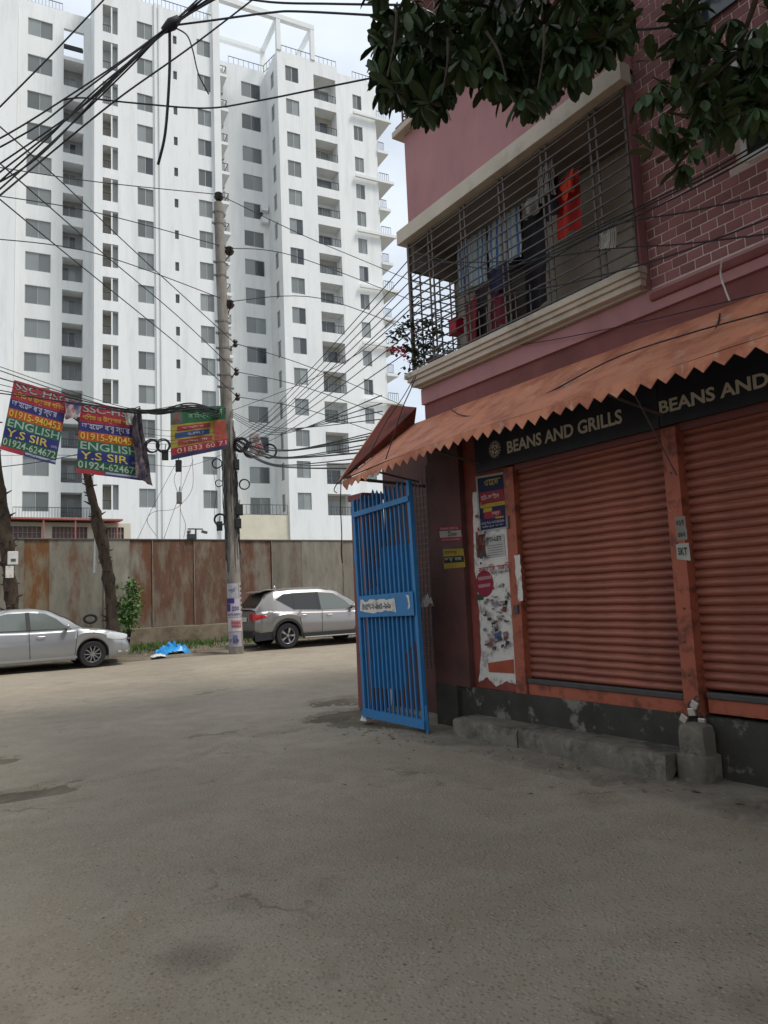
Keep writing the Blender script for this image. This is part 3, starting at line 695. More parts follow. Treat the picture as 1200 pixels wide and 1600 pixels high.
# ---------------------------------------------------------------- awning
aw = thing('shop_awning', 'long faded orange sheet metal awning with zigzag valance', 'awning', (5.03, 6.66, 2.87))
def A(p): return (p[0] - 5.03, p[1] - 6.66, p[2] - 2.87)
rows = []
ny = 70
EX = lambda y: 4.24 + .012 * nz2(0, y, 1.1, 3)
EZ = lambda y: 2.875 + .012 * nz2(0, y, .9, 8) - (.10 * max(0, (y - 5.6) / 1.7) ** 1.6)
for i in range(ny + 1):
    y = -3.0 + 10.05 * i / ny
    r = []
    for k in range(9):
        t = k / 8; x = 5.03 + (EX(y) - 5.03) * t; z = 3.455 + (EZ(y) - 3.455) * t
        z += .012 * nz2(x * 2, y, 1.2, 4) - .02 * math.sin(math.pi * t)
        r.append(A((x, y + (.28 * t if i > ny - 6 else 0) * (i - ny + 6) / 6 * 1.0, z)))
    rows.append(r)
mb = MB().grid(rows); mb.build('roof_sheet', M['awning'], aw, smooth=True)
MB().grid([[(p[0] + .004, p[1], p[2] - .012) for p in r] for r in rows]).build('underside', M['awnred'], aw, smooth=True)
# valance with teeth
mb = MB(); y = 7.3; pitch_ = .138
while y > -3:
    y2 = y - pitch_
    c = [(EX(v), v, EZ(v) - .0) for v in (y, y2)]
    o = .075 + .015 * random.random()
    d = .05 + .022 * random.random()
    jx = random.uniform(-.012, .012)
    a0, a1 = c
    for dx in (0, .006):
        mb.face([A((a0[0] + dx, a0[1], a0[2])), A((a1[0] + dx, a1[1], a1[2])), A((a1[0] + dx, a1[1], a1[2] - o * .55)), A(((a0[0] + a1[0]) / 2 + dx + jx, (y + y2) / 2, a0[2] - o * .55 - d)), A((a0[0] + dx, a0[1], a0[2] - o * .55))])
    y = y2
mb.build('valance', M['awning'], aw)
# turned-up end flap over the gate
p0, p1, p2, p3 = Vector((4.22, 7.36, 2.77)), at(611, 634, X=5.0), at(651, 638, X=5.0), Vector((5.03, 6.92, 3.44))
mb = MB()
for dz in (0, .012):
    mb.face([A(p0 + Vector((0, 0, dz))), A(p1 + Vector((0, 0, dz))), A(p2 + Vector((0, 0, dz)))]); mb.face([A(p0 + Vector((0, 0, dz))), A(p2 + Vector((0, 0, dz))), A(p3 + Vector((0, 0, dz)))])
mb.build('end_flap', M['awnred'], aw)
mb = MB(); mb.bar(A(p0), A(p1), .03, .02); mb.build('flap_edge', M['awning'], aw)
for y in (6.9, 5.72, 3.52, 1.0): MB().tube([A((5.03, y, 2.75)), A((4.3, y, 2.86))], .012).build('bracket', M['grill'], aw)
MB().tube([A((4.26, 7.2, 2.80)), A((5.5, 7.35, 2.78))], .02).build('edge_tube', M['grill'], aw)

# ---------------------------------------------------------------- flat sheets: boards, posters, banners
class Panel:
    """a flat or billowing sheet between four corners (top left, top right, bottom right, bottom left)"""
    def __init__(s, tl, tr, br, bl, wave=0.0, seed=0):
        s.c = [Vector(q) for q in (tl, tr, br, bl)]; s.org = (s.c[2] + s.c[3]) / 2
        s.n = (s.c[1] - s.c[0]).cross(s.c[3] - s.c[0]).normalized()
        if s.n.dot(EYEP - s.org) < 0: s.n = -s.n
        s.wave = wave; s.seed = seed
    def at(s, u, v, off=0.0):
        tl, tr, br, bl = s.c
        p = (bl * (1 - u) + br * u) * (1 - v) + (tl * (1 - u) + tr * u) * v
        w = s.wave * (math.sin(u * 5 + v * 2.5 + s.seed) * .5 + nz2(u * 2.6, v * 2.2, 1, s.seed + .5) + .35 * nz2(u * 7, v * 6, 1, s.seed + 3)) if s.wave else 0
        return tuple(p + s.n * (off + w) - s.org)
    def rect(s, mb, u0, u1, v0, v1, off=0.0, n=10, mi=0):
        nu = max(1, int((u1 - u0) * n + .5)) if s.wave else 1; nv = max(1, int((v1 - v0) * n + .5)) if s.wave else 1
        mb.grid([[s.at(u0 + (u1 - u0) * i / nu, v0 + (v1 - v0) * j / nv, off) for i in range(nu + 1)] for j in range(nv + 1)], mi=mi)
    def text(s, mb, t, u0, u1, v0, v1, off, bold=.012, mi=0): lettering(mb, t, u0, u1, v0, v1, lambda u, v: s.at(u, v, off), bold, mi)
PM = {}
def ink(h):
    if h not in PM: PM[h] = mat('print_' + h, tuple(.74 * c_ for c_ in srgb(h)), .7, .15, 5)
    return PM[h]
def printed(name, label, cat, panel, back, bands=(), texts=(), group=None, backname='sheet', thick=.003, step=.0025):
    t = thing(name, label, cat, tuple(panel.org), 0, group)
    mb = MB(); panel.rect(mb, 0, 1, 0, 1, 0, 22 if panel.wave else 1)
    if not panel.wave:
        a = [panel.at(u, v, 0) for u, v in ((0, 0), (1, 0), (1, 1), (0, 1))]; b = [panel.at(u, v, -thick) for u, v in ((0, 0), (1, 0), (1, 1), (0, 1))]
        mb.face(b[::-1])
        for i in range(4): mb.face([a[i], b[i], b[(i + 1) % 4], a[(i + 1) % 4]])
    mb.build(backname, back, t, smooth=bool(panel.wave))
    for bi, (u0, u1, v0, v1, h) in enumerate(bands):
        mb = MB(); panel.rect(mb, u0, u1, v0, v1, step * (.5 + .12 * bi), 22); mb.build('print_band', ink(h), t, smooth=bool(panel.wave))
    for s_, u0, u1, v0, v1, h in texts:
        mb = MB(); panel.text(mb, s_, u0, u1, v0, v1, step * 2.2); mb.build('lettering', ink(h), t)
    return t
# ================================================================ OBJECTS
# shop signs
def sign(label, y_l, y_r, z0, z1, tu0, tu1, tz0, tz1, logo=None):
    t = thing('shop_sign', label, 'sign', (4.99, (y_l + y_r) / 2, z0), 0, 'shop signs under the awning')
    yc = (y_l + y_r) / 2
    MB().box(-.022, .03, y_r - yc, y_l - yc, 0, z1 - z0).build('board', M['navy'], t, bevel=.004)
    mb = MB(); lettering(mb, 'BEANS AND GRILLS', 0, tu0 - tu1, 0, tz1 - tz0, lambda u, v: (-.026, tu0 - u - yc, tz0 + v - z0), .028); mb.build('lettering', M['signtext'], t)
    if logo:
        y, z, r = logo; mb = MB(); c = (-.026, y - yc, z - z0)
        def ring(ra, rb, n=28, cut=0):
            for k in range(n):
                if cut and k % cut == 0: continue
                a, b = 2 * math.pi * k / n, 2 * math.pi * (k + 1) / n
                mb.face([(c[0], c[1] + q * math.cos(x), c[2] + q * math.sin(x)) for q, x in ((ra, a), (rb, a), (rb, b), (ra, b))])
        ring(r * .92, r, 32, 2); ring(r * .74, r * .84); ring(r * .28, r * .62, 20, 5); ring(0, r * .16, 10)
        mb.build('emblem', M['signtext'], t)
    return t
a = at(793, 709, X=4.965); b = at(973, 665, X=4.965); c = at(795, 689, X=4.965)
lg = at(773, 702, X=4.965)
sign('dark shop sign with round emblem above the left shutter', 5.80, 3.56, 2.67, 3.13, a.y, b.y, a.z, a.z + (c.z - a.z), (lg.y, lg.z, .088))
a2 = at(1031, 648, X=4.965); b2 = at(1186, 612, X=4.965); c2 = at(1031, 627, X=4.965)
sign('dark shop sign above the right shutter, cut by the picture edge', 3.555, .4, 2.675, 3.20, a2.y, a2.y - (a2.y - b2.y) / .565, a2.z, c2.z)

# wall papers and posters on the jamb wall beside the left shutter
def px_panel(tl, tr, br, bl, X, **k): return Panel(*[at(*q, X=X) for q in (tl, tr, br, bl)], **k)
rp = random.Random(11)
def torn(name, label, cat, outline, X, m_, layers=(), seed=0):
    """irregular paper scrap glued to the wall plane X; outline in photograph points"""
    rr = random.Random(seed); pts = []
    P3 = [at(*q, X=X) for q in outline]; c = sum(P3, Vector()) / len(P3)
    for i, p in enumerate(P3):
        q = P3[(i + 1) % len(P3)]; n = max(2, int((q - p).length / .035))
        for k in range(n):
            w = p.lerp(q, k / n); d = .008 if k else 0
            pts.append((0 + .002 * rr.random(), w.y - c.y + rr.uniform(-d, d), w.z - c.z + rr.uniform(-d, d)))
    t = thing(name, label, cat, tuple(c)); mb = MB(); mb.face(pts); mb.build('paper', m_, t)
    for li, L_ in enumerate(layers):
        if len(L_) == 3:
            P4 = [at(*q, X=X - .0025 - .0004 * li) for q in L_[0]]; mb = MB(); mb.face([(p.x - c.x, p.y - c.y, p.z - c.z) for p in P4]); mb.build('print_band', ink(L_[1]), t)
        else:
            s_, quad, h = L_[0], L_[1], L_[2]; pn = px_panel(*quad, X - .009); mb = MB(); lettering(mb, s_, 0, 1, 0, 1, lambda u, v: tuple(Vector(pn.at(u, v)) + pn.org - c), .012); mb.build('lettering', ink(h), t)
    return t
def q4(x0, y0, x1, y1, dx=3, dy=-5): # a leaning quadrilateral on the receding wall
    return ((x0, y0), (x1, y0 + dy), (x1 + dx, y1 + dy), (x0 + dx, y1))
torn('wall_paper_layer', 'large torn whitish paper layer pasted beside the left shutter', 'paper', [(738, 770), (792, 765), (800, 880), (808, 985), (815, 1040), (813, 1072), (792, 1064), (775, 1073), (762, 1058), (748, 1066), (752, 1020), (748, 950), (741, 880)], 5.057, M['paper'],
     [[q4(743, 838, 758, 872), '6b3f35', 0], [q4(759, 920, 770, 925), 'a02b45', 0], [[(757 + 14 * math.cos(k_ * .314), 912 + 21 * math.sin(k_ * .314)) for k_ in range(20)], '9c2c40', 0], [((746, 902), (768, 899), (768, 904), (747, 907)), 'b98a90', 0], [((747, 914), (766, 911), (766, 916), (748, 919)), 'b98a90', 0], [((745, 928), (754, 930), (756, 937), (746, 938)), '2f5a3c', 0],
      
      [((772, 992), (782, 985), (784, 1000), (774, 1004)), '5a6aa0', 0], [((786, 988), (793, 986), (794, 998), (787, 1000)), 'a8704a', 0],
      [((762, 1036), (802, 1030), (803, 1052), (764, 1050)), 'b0563c', 0],
      [((784, 955), (789, 938), (793, 938), (790, 956)), '2a2a2a', 0], *[[((x_, y_), (x_ + w_, y_ - 1), (x_ + w_ + 1, y_ + h_), (x_ + .6, y_ + h_ + 1)), c_, 0] for x_, y_, w_, h_, c_ in [(rp.uniform(754, 790), rp.uniform(930, 1012), rp.uniform(2, 7), rp.uniform(1, 4), rp.choice(('6f6e78', 'a5a19b', 'a5a19b', '4a4a52', '8a6a58', '7d86a5', '9a958c', '35353a', '8d4a40'))) for _ in range(70)]], *[[((x_, y_), (x_ + w_, y_ - 1), (x_ + w_ + 1, y_ + h_), (x_ + .6, y_ + h_ + 1)), c_, 0] for x_, y_, w_, h_, c_ in [(rp.uniform(742, 756), rp.uniform(775, 880), rp.uniform(2, 6), rp.uniform(2, 9), rp.choice(('6f6e78', '4a4a52', '8a6a58', '8d4a40'))) for _ in range(14)]], ['N', ((793, 925), (800, 925), (800, 936), (793, 936)), '2a2a2a', 1],
      ['বকশিস ফকির', ((747, 884), (797, 877), (797, 889), (748, 896)), 'b03a55', 1], ['০১৭ ৪৫৬ ৭৮৯', ((768, 893), (797, 889), (797, 893), (768, 898)), '555555', 1], ['এই', ((778, 912), (788, 910), (788, 918), (778, 919)), '444444', 1]], 5)
pn = px_panel((743, 745), (789, 737), (794, 825), (749, 832), 5.05)
printed('coaching_poster', 'navy and red poster with yellow strips at top of papered jamb', 'poster', pn, ink('b9b6ae'),
        [(.06, .95, .03, .96, '23294f'), (.10, .92, .50, .70, 'a32f3b'), (.10, .98, .42, .49, 'c7a73a'), (.2, .5, .33, .41, 'c7a73a'), (.22, .8, .22, .34, 'a32f3b'), (.6, .88, .2, .225, 'c7a73a')],
        [('ওমেকা', .3, .85, .80, .92, 'c7b25a'), ('হট-লাইন', .15, .78, .55, .66, 'd8c8c0'), ('ভর্ত', .5, .75, .25, .32, 'd8c8c0'), ('০১৭১২৩৪৫৬', .12, .9, .12, .17, 'b9b6c0'), ('মিরপুর ঢাকা', .12, .9, .06, .10, 'b9b6c0')])
pn = px_panel((757, 838), (787, 834), (790, 868), (760, 872), 5.052)
printed('rental_notice', 'small white rental notice pasted below the navy poster', 'notice', pn, ink('c4c1bb'), [(.1, .9, .08 + .11 * k, .11 + .11 * k, '8a8884') for k in range(5)], [('TO-LET', .12, .88, .72, .92, '2c2c30')])
pn = px_panel((685, 823), (720, 821), (723, 845), (688, 847), 4.986)
printed('door_plate', 'small red and white plate on the brown pillar', 'plate', pn, ink('8e2f38'), [(.02, .98, .28, .70, 'a59d92')], [('D', .42, .56, .34, .66, '1c1c1c'), ('octor', .58, .8, .36, .56, '3a3a3a'), ('DHAKA DENTAL', .1, .9, .78, .92, 'c9a7a2'), ('০১৭১৫ ৬২৩৪৫', .1, .9, .06, .2, 'c98f8c')])
pn = px_panel((692, 858), (724, 857), (727, 886), (694, 889), 4.986)
printed('yellow_plate', 'small yellow and black plate below the red plate', 'plate', pn, ink('a58b34'), [(.02, .98, .28, .62, '26261f')], [('ভাড়া হবে', .08, .92, .34, .56, 'b9b3a0'), ('বাসা ভাড়া', .1, .7, .7, .9, '5f5526')])
for (q, lab, tx) in ((((1054, 808), (1070, 806), (1072, 826), (1056, 828)), 'faded grey sticker high on the orange post', '০১৭'), (((1057, 828), (1073, 826), (1074, 843), (1058, 845)), 'smudged grey sticker halfway down the orange post', '৫৬২'), (((1056, 850), (1076, 848), (1079, 876), (1058, 874)), 'black and white sticker on the orange post', 'SKT')):
    printed('post_sticker', lab, 'sticker', px_panel(*q, 4.997), ink('8f8a80') if tx != 'SKT' else ink('b5b1a8'), [], [(tx, .15, .85, .3, .75, '2b2b2b')], 'stickers on the orange post')
torn('paper_scrap', 'narrow torn paper strip on the orange jamb', 'paper', [(803, 868), (812, 866), (815, 905), (817, 938), (810, 940), (806, 900)], 5.017, M['paper'], (), 8)

# padlocks
def padlock(p, rx, label):
    t = thing('padlock', label, 'padlock', tuple(p), 0, 'padlocks on the shutter bars'); t.rotation_euler.x = rx
    MB().box(-.014, .014, -.03, .03, -.06, 0).build('case', M['lock'], t, bevel=.006)
    MB().tube([(0, .02 * math.cos(a_), .022 + .02 * math.sin(a_)) if 0 <= a_ <= math.pi else (0, 0, 0) for a_ in [math.pi * k / 8 for k in range(9)]], .006).tube([(0, .02, -.002), (0, .02, .024)], .006).tube([(0, -.02, -.002), (0, -.02, .024)], .006).build('shackle', M['bar'], t)
padlock(at(1088, 1096, X=4.97), R_(28), 'steel padlock hanging highest at the foot of the orange post'); padlock(at(1080, 1106, X=4.975), R_(-8), 'narrow steel padlock seen edge on in the middle of the cluster')
padlock(at(1097, 1122, X=4.98), R_(0), 'steel padlock hanging straight above the concrete stub'); padlock(at(1064, 1119, X=4.98), R_(-60), 'steel padlock lying tilted on the left of the cluster')
# small latch on the jamb
bb('latch', M['bar'], 5.0, 5.019, 5.33, 5.39, 1.22, 1.30); bb('hinge_plate', M['galv'], 5.0, 5.019, 5.39, 5.42, 2.05, 2.18)

# ---------------------------------------------------------------- blue gate
gate = thing('gate_leaf', 'bright blue barred steel gate leaf standing open', 'gate', (4.55, 6.94, 0))
def G(y, z, x=0.0):   # the leaf sags a little at its free end
    return (x, y - 6.94 + .035 * z, z + .045 * (6.94 - y) * (z / 2.5))
def gbar(name, y0, z0, y1, z1, w, d, x=0.0, m_=None):
    return MB().bar(G(y0, z0, x), G(y1, z1, x), w, d).build(name, m_ or M['blue'], gate)
gbar('stile', 7.48, .06, 7.48, 2.62, .05, .05); gbar('stile', 6.32, .06, 6.32, 2.64, .05, .05)
gbar('rail', 7.48, 2.44, 6.30, 2.44, .03, .06, -.03); gbar('rail', 7.5, .11, 6.28, .11, .05, .09, -.02)
for k in range(12):
    y = 7.40 - k * .0865
    z1 = 2.60 + .05 * ((k * 5) % 3) / 2
    b_ = gbar('bar', y, .12, y, z1, .022, .022); MB().grid([[Vector(G(y + dy, z1, dx)) for dx, dy in ((-.011, -.011), (.011, -.011), (.011, .011), (-.011, .011))], [G(y, z1 + .035)] * 4], True).build('spike', M['blue'], b_)
for k in range(5): gbar('brace', 7.44 - k * .2, 2.43 - .0, 7.44 - k * .2, 2.62, .014, .014, .02)
mb = MB(); mb.face([G(y, z, .02) for y, z in ((7.10, 1.56), (7.08, 1.75), (6.98, 1.76), (6.97, 1.99), (6.36, 1.97), (6.36, .98), (6.62, .80), (6.70, .42), (7.33, .40), (7.36, .6), (7.40, 1.5))]); mb.build('backing_sheet', M['blue'], gate)
mb = MB(); y0, y1 = 7.47, 6.33; rows = [[G(y, z, -.04) for z in (1.21, 1.46)] for y in (y0, y1)]; mb.grid(rows); mb.grid([[G(y, z, -.034) for z in (1.21, 1.46)] for y in (y0, y1)]); lp = mb.build('lock_plate', M['blue'], gate)
mb = MB(); rr = random.Random(2); top = [G(7.40 - .72 * k / 14, 1.40 + rr.uniform(-.015, .02), -.043) for k in range(15)]; bot = [G(7.42 - .76 * k / 14, 1.27 + rr.uniform(-.02, .015), -.043) for k in range(15)]
mb.face(top + bot[::-1]); mb.build('torn_label', M['paper'], lp)
mb = MB(); lettering(mb, '৪৫৭২-৮৫-৯৯', 0, .6, 0, .07, lambda u, v: G(7.36 - u, 1.295 + v, -.046), .012); mb.build('lettering', ink('4a4a50'), lp)
mb = MB(); mb.face([G(y, z, -.043) for y, z in ((6.46, 1.43), (6.40, 1.42), (6.39, 1.30), (6.44, 1.27), (6.42, 1.33), (6.43, 1.39))]); mb.build('torn_label', M['paper'], lp)
for z in (.85, 1.9): MB().tube([G(7.52, z - .05), G(7.52, z + .05)], .02, 8).build('hinge', M['blue'], gate)
MB().tube([G(6.28, z) for z in (.02, .3)], .018).build('drop_bolt', M['blue'], gate)

# ---------------------------------------------------------------- utility pole
PX, PY = 7.85, 19.75
pole = thing('utility_pole', 'tall leaning concrete utility pole beside the silver sport utility car', 'pole', (PX, PY, 0))
LEAN = lambda z: (-.022 * z, 0)
def PP(z, dx=0, dy=0): return (LEAN(z)[0] + dx, LEAN(z)[1] + dy, z)
PR = lambda z: .205 - .072 * z / 13.2
MB().tube([PP(z) for z in (-.1, 1, 3, 5, 7, 9, 11, 13.2)], [PR(z) for z in (0, 1, 3, 5, 7, 9, 11, 13.2)], 16).build('shaft', M['pole'], pole, smooth=50)
for z in (12.9, 12.55, 11.35, 10.95, 9.55, 9.2, 8.75, 8.4, 7.95, 7.6):
    mb = MB(); r = PR(z) + .012; mb.lathe([(r - .01, -.025), (r, -.025), (r, .025), (r - .01, .025)], 14, 'Z', PP(z)); mb.box(PP(z)[0] - r - .07, PP(z)[0] - r + .01, -.02, .02, z - .03, z + .03); mb.box(PP(z)[0] + r - .01, PP(z)[0] + r + .07, -.02, .02, z - .03, z + .03)
    mb.build('clamp', M['galv'], pole)
def insulator(z, dx, big=1.0, dz=0.0):
    c = PP(z, dx, -.05); mb = MB()
    mb.lathe([(.0, 0), (.03, 0), (.03, .05), (.09, .05), (.14, .11), (.15, .15), (.10, .17), (.11, .21), (.13, .24), (.09, .28), (.04, .31), (0, .32)], 12, 'Z', (c[0], c[1], c[2]))
    i_ = mb.build('insulator', M['porcelain'], pole, smooth=40); MB().tube([PP(z - .15, PR(z) * (1 if dx > .05 else 0)), (c[0], c[1], c[2] + .02)], .02).build('pin', M['galv'], i_)
insulator(13.22, 0.0); insulator(11.6, .26); insulator(9.95, .2)
for z in (8.95, 8.1, 7.35):
    c = PP(z, .33, -.05); i_ = MB().lathe([(0, -.11), (.05, -.11), (.08, -.05), (.045, 0), (.08, .05), (.05, .11), (0, .11)], 10, 'Z', c).build('shackle_insulator', M['porcelain'], pole, smooth=40)
    MB().tube([PP(z - .25, .13), c], .018).build('pin', M['galv'], i_)
# cables running down the shaft
rc = random.Random(4)
for k in range(30):
    a_ = rc.uniform(-3.2, .3); z0, z1 = rc.uniform(2.0, 4.6), rc.uniform(4.8, 6.7)
    pts = []
    for j in range(14):
        z = z0 + (z1 - z0) * j / 13; r = PR(z) + .015 + (.03 + .05 * (k % 3)) * abs(nz2(z * 2, k, 1, k)); aa = a_ + .25 * nz2(z, k, 1.1, k + 3)
        pts.append(PP(z, r * math.cos(aa), r * math.sin(aa)))
    MB().tube(pts, .009, 5).build('down_cable', M['wire'] if k % 3 else M['wiregrey'], pole)
def coil(p, r, label, n=4, tilt=0.0, m_=None):
    t = thing('cable_coil', label, 'cable coil', tuple(p), 0, 'coils of spare cable at the pole'); rr = random.Random(hash(label) % 999)
    mb = MB()
    for k in range(n):
        q = r * (1 - .06 * k); oy = rr.uniform(-.03, .03)
        mb.tube([(q * math.cos(a_), oy + .02 * math.sin(a_ * 2 + k), q * math.sin(a_)) for a_ in [2 * math.pi * i / 26 for i in range(27)]], .011, 5, False)
    mb.build('loops', m_ or M['wire'], t); t.rotation_euler = (0, 0, tilt); return t
for (x, y, r, n, lab) in ((238, 697, .19, 5, 'left loop of the cable coil pair between two banners'), (255, 696, .19, 5, 'right loop of the cable coil pair between two banners'), (339, 724, .14, 3, 'small cable coil left of the pole below the green banner'),
                          (377, 695, .22, 6, 'tight dark cable coil against right side of the pole'), (393, 703, .24, 5, 'wide cable coil beside the hanging number tag'), (421, 705, .22, 4, 'rightmost cable coil hanging from the cable bundle'), (342, 985 - 230, .10, 2, 'tiny cable coil hugging left side of the pole'), (382, 757, .15, 3, 'thin tangled cable loop right of the pole')):
    coil(at(x, y, Y=PY - .25), r, lab, n, R_(-25))
coil(at(344, 812, Y=PY - .25), .17, 'low cable coil on the left of the pole above the wall', 4, R_(-20))
def tagbox(x, y, w, h_, label, m_):
    t = thing('junction_box', label, 'box', tuple(at(x, y, Y=PY - .2)), R_(-20), 'black junction boxes on the cables')
    MB().box(-w / 2, w / 2, -.05, .05, -h_ / 2, h_ / 2).build('case', m_, t, bevel=.01); MB().box(-w / 2 + .02, w / 2 - .02, -.062, -.051, -h_ / 2 + .03, h_ / 2 - .03).build('cover', m_, t); MB().tube([(0, 0, h_ / 2), (.02, 0, h_ / 2 + .15)], .012).build('cable_gland', M['wire'], t)
for a_ in ((258, 711, .17, .28, 'black junction box hanging below the coil pair', M['trimblack']), (374, 797, .20, .30, 'upper black junction box right of the pole', M['trimblack']), (372, 818, .18, .28, 'lower black junction box right of the pole', M['trimblack']), (343, 822, .16, .26, 'black junction box on the left of the pole', M['trimblack']), (279, 728, .16, .32, 'junction box under the green banner', M['trimblack']), (280, 778, .14, .32, 'greyish junction box on the hanging cable', M['galv']), (370, 726, .14, .30, 'tilted box right of the pole below the coils', M['trimblack'])): tagbox(*a_)
# papers pasted round the pole foot
def pole_paper(z0, z1, a0, a1, label, back, bands, texts):
    t = thing('pole_poster', label, 'poster', (PX, PY, z0), 0, 'papers pasted on the utility pole')
    def fn(u, v, off=0.0):
        z = z0 + (z1 - z0) * v; r = PR(z) + .004 + off; a_ = a0 + (a1 - a0) * u; p = PP(z, r * math.cos(a_), r * math.sin(a_)); return (p[0], p[1], p[2] - z0)
    def rect(u0, u1, v0, v1, off, name, m_):
        MB().grid([[fn(u0 + (u1 - u0) * i / 8, v0 + (v1 - v0) * j / 2, off) for i in range(9)] for j in range(3)]).build(name, m_, t, smooth=True)
    rect(0, 1, 0, 1, 0, 'paper', back)
    for u0, u1, v0, v1, hx in bands: rect(u0, u1, v0, v1, .002, 'print_band', ink(hx))
    for s_, u0, u1, v0, v1, hx in texts:
        mb = MB(); lettering(mb, s_, u0, u1, v0, v1, lambda u, v: fn(u, v, .004), .014); mb.build('lettering', ink(hx), t)
A0, A1 = R_(-190), R_(-45)
pole_paper(1.55, 1.95, A0 + .2, A1 - .5, 'pale grey paper uppermost on the pole foot', ink('b3b4bb'), [], [('ভর্তি', .2, .8, .3, .7, '6a6c80')])
pole_paper(1.02, 1.54, A0, A1 - .3, 'white and purple poster on the pole', ink('c2bccb'), [(.0, .62, .72, .99, '4a3a7c'), (.0, .35, .3, .7, '4a3a7c')], [('৫০০', .45, .9, .3, .6, '3b3358'), ('০১৭০০০', .1, .95, .05, .22, '3b3358')])
pole_paper(.62, 1.0, A0 + .1, A1 - .1, 'white and pink paper low on the pole', ink('c7bfc0'), [(.3, .95, .25, .8, 'bf8a94')], [('PARK', .35, .9, .5, .72, '8c2f45'), ('টিউটর', .35, .9, .28, .46, '8c2f45')])
pole_paper(.20, .60, A0 + .2, A1 - .3, 'scuffed bluish paper at the very foot of the pole', ink('a9a5ab'), [(.4, .7, .2, .8, '6a6f9a')], [('০১৯', .1, .8, .3, .6, '48466a')])
pole_paper(1.1, 1.98, A1 - .35, A1 + .5, 'narrow vertical strip of printed paper on right side of pole', ink('b4aca6'), [(.2, .8, .08 + .15 * k, .16 + .15 * k, '4c4650') for k in range(6)], [])
# ---------------------------------------------------------------- banners
BN_BANDS = [(0, 1, .86, 1, 'a3303f'), (0, 1, .73, .86, 'a3303f'), (0, 1, .60, .73, '2d3070'), (0, 1, .47, .60, 'b5552f'), (0, 1, .33, .47, '1f6448'), (0, 1, .19, .33, '2a2f72'), (0, 1, .06, .19, '1f5a43'), (0, .42, .0, .06, 'a3303f'), (.42, 1, .0, .06, '3b3f7a'), (.44, 1, .028, .055, 'a9aab5')]
BN_TEXT = [('SSC-HSC', .05, 1.0, .875, .975, '9fa6a3'), ('গিণত ও উচ্চতর গিণত', .04, .97, .745, .85, 'c9ae45'), ('আহেমদ বাবু স্যার', .04, .86, .615, .72, 'b9bcc8'), ('01915-940453', .03, .96, .485, .585, 'd0b94a'), ('ENGLISH', .04, .97, .345, .455, '9db0a8'), ('Y.S SIR', .05, .8, .205, .315, 'c4b552'), ('(XI)', .86, .97, .21, .25, 'a9aab5'), ('01924-624672', .02, .97, .075, .175, 'a7b7a6')]
p1 = Panel(at(22, 593.5, Y=20.4), at(107, 618, Y=20.25), at(86.5, 726, Y=20.3), at(0, 702, Y=20.45), wave=.05, seed=1)
printed('tuition_banner', 'tilted striped tuition banner at the left, its right corner hidden by torn cloth', 'banner', p1, ink('8f8f8f'), BN_BANDS, BN_TEXT, 'printed banners strung over the road edge', 'cloth', step=.006)
p2 = Panel(at(126, 629, Y=20.3), at(212, 641, Y=20.2), at(221, 751, Y=20.25), at(119, 738, Y=20.35), wave=.04, seed=4)
printed('tuition_banner', 'striped tuition banner hanging straight in front of the bare trunk', 'banner', p2, ink('8f8f8f'), BN_BANDS, BN_TEXT, 'printed banners strung over the road edge', 'cloth', step=.006)
p3 = Panel(at(266, 638, Y=19.5), at(349, 634, Y=19.45), at(357, 700, Y=19.45), at(267, 719, Y=19.5), wave=.05, seed=7)
printed('green_banner', 'green, yellow and red banner tied to the utility pole', 'banner', p3, ink('9a8f3a'), [(0, 1, .68, 1, '245a3c'), (.0, .22, .68, .96, '4c5a50'), (.12, .72, .54, .64, '9a3038'), (.08, .7, .40, .51, '2c4478'), (.12, .74, .25, .36, '9a3038'), (.78, 1, .22, .66, 'b25a4a'), (0, 1, .08, .22, '9c2c3a'), (0, 1, .0, .08, '33395f')],
        [('সািহত্য', .32, .7, .74, .9, '7fae90'), ('হল', .8, .95, .74, .92, '86b08f'), ('মাস্টার', .2, .6, .565, .62, 'c9a9a5'), ('SUPPLY', .3, .6, .425, .48, 'a9b0c8'), ('পাইকারী', .2, .65, .275, .335, 'c9a9a5'), ('01833 60 71', .1, .98, .095, .2, 'cda79a'), ('A', .06, .16, .74, .9, '9a3038')], 'printed banners strung over the road edge', 'cloth', step=.006)
def rag(label, outline, Yp, cols, seed, amp=.12):
    P3 = [at(*q, Y=Yp) for q in outline]; c = P3[0]; t = thing('torn_banner', label, 'banner', tuple(c), 0, 'torn hanging banner cloths')
    tl, tr, br, bl = P3; mb = MB(); rr = random.Random(seed); rows = []
    for j in range(17):
        v = j / 16; row = []
        for i in range(11):
            u = i / 10; p = (tl * (1 - u) + tr * u) * (1 - v) + (bl * (1 - u) + br * u) * v
            p = p + Vector((.04 * nz2(u * 3, v * 5, 1, seed), amp * math.sin(u * 11 + 2 * nz2(u, v * 2, 1, seed)) * .7 + amp * nz2(u * 3, v * 3, 1, seed + 4), .03 * nz2(u * 4, v * 4, 1, seed + 9))); row.append(p - c)
        rows.append(row)
    mb.grid(rows); mb.build('cloth', mat('rag_%d' % seed, srgb(cols[0]), .8, .2, 4, srgb(cols[1]), .9, .45, .55, second_scale=3.2, third=srgb(cols[2]), tamount=.9, tscale=5, tlo=.5, thi=.56), t, smooth=True)
    MB().tube([Vector(rows[0][0]) + Vector((0, 0, .02)), Vector(rows[0][-1]) + Vector((0, 0, .02))], .012).build('hem_cord', M['wire'], t)
rag('crumpled white, red and blue cloth between two striped banners', [(101, 622), (127, 628), (124, 652), (102, 655)], 20.15, ('9a9490', '8c3a44', '5a6a9a'), 2, .06)
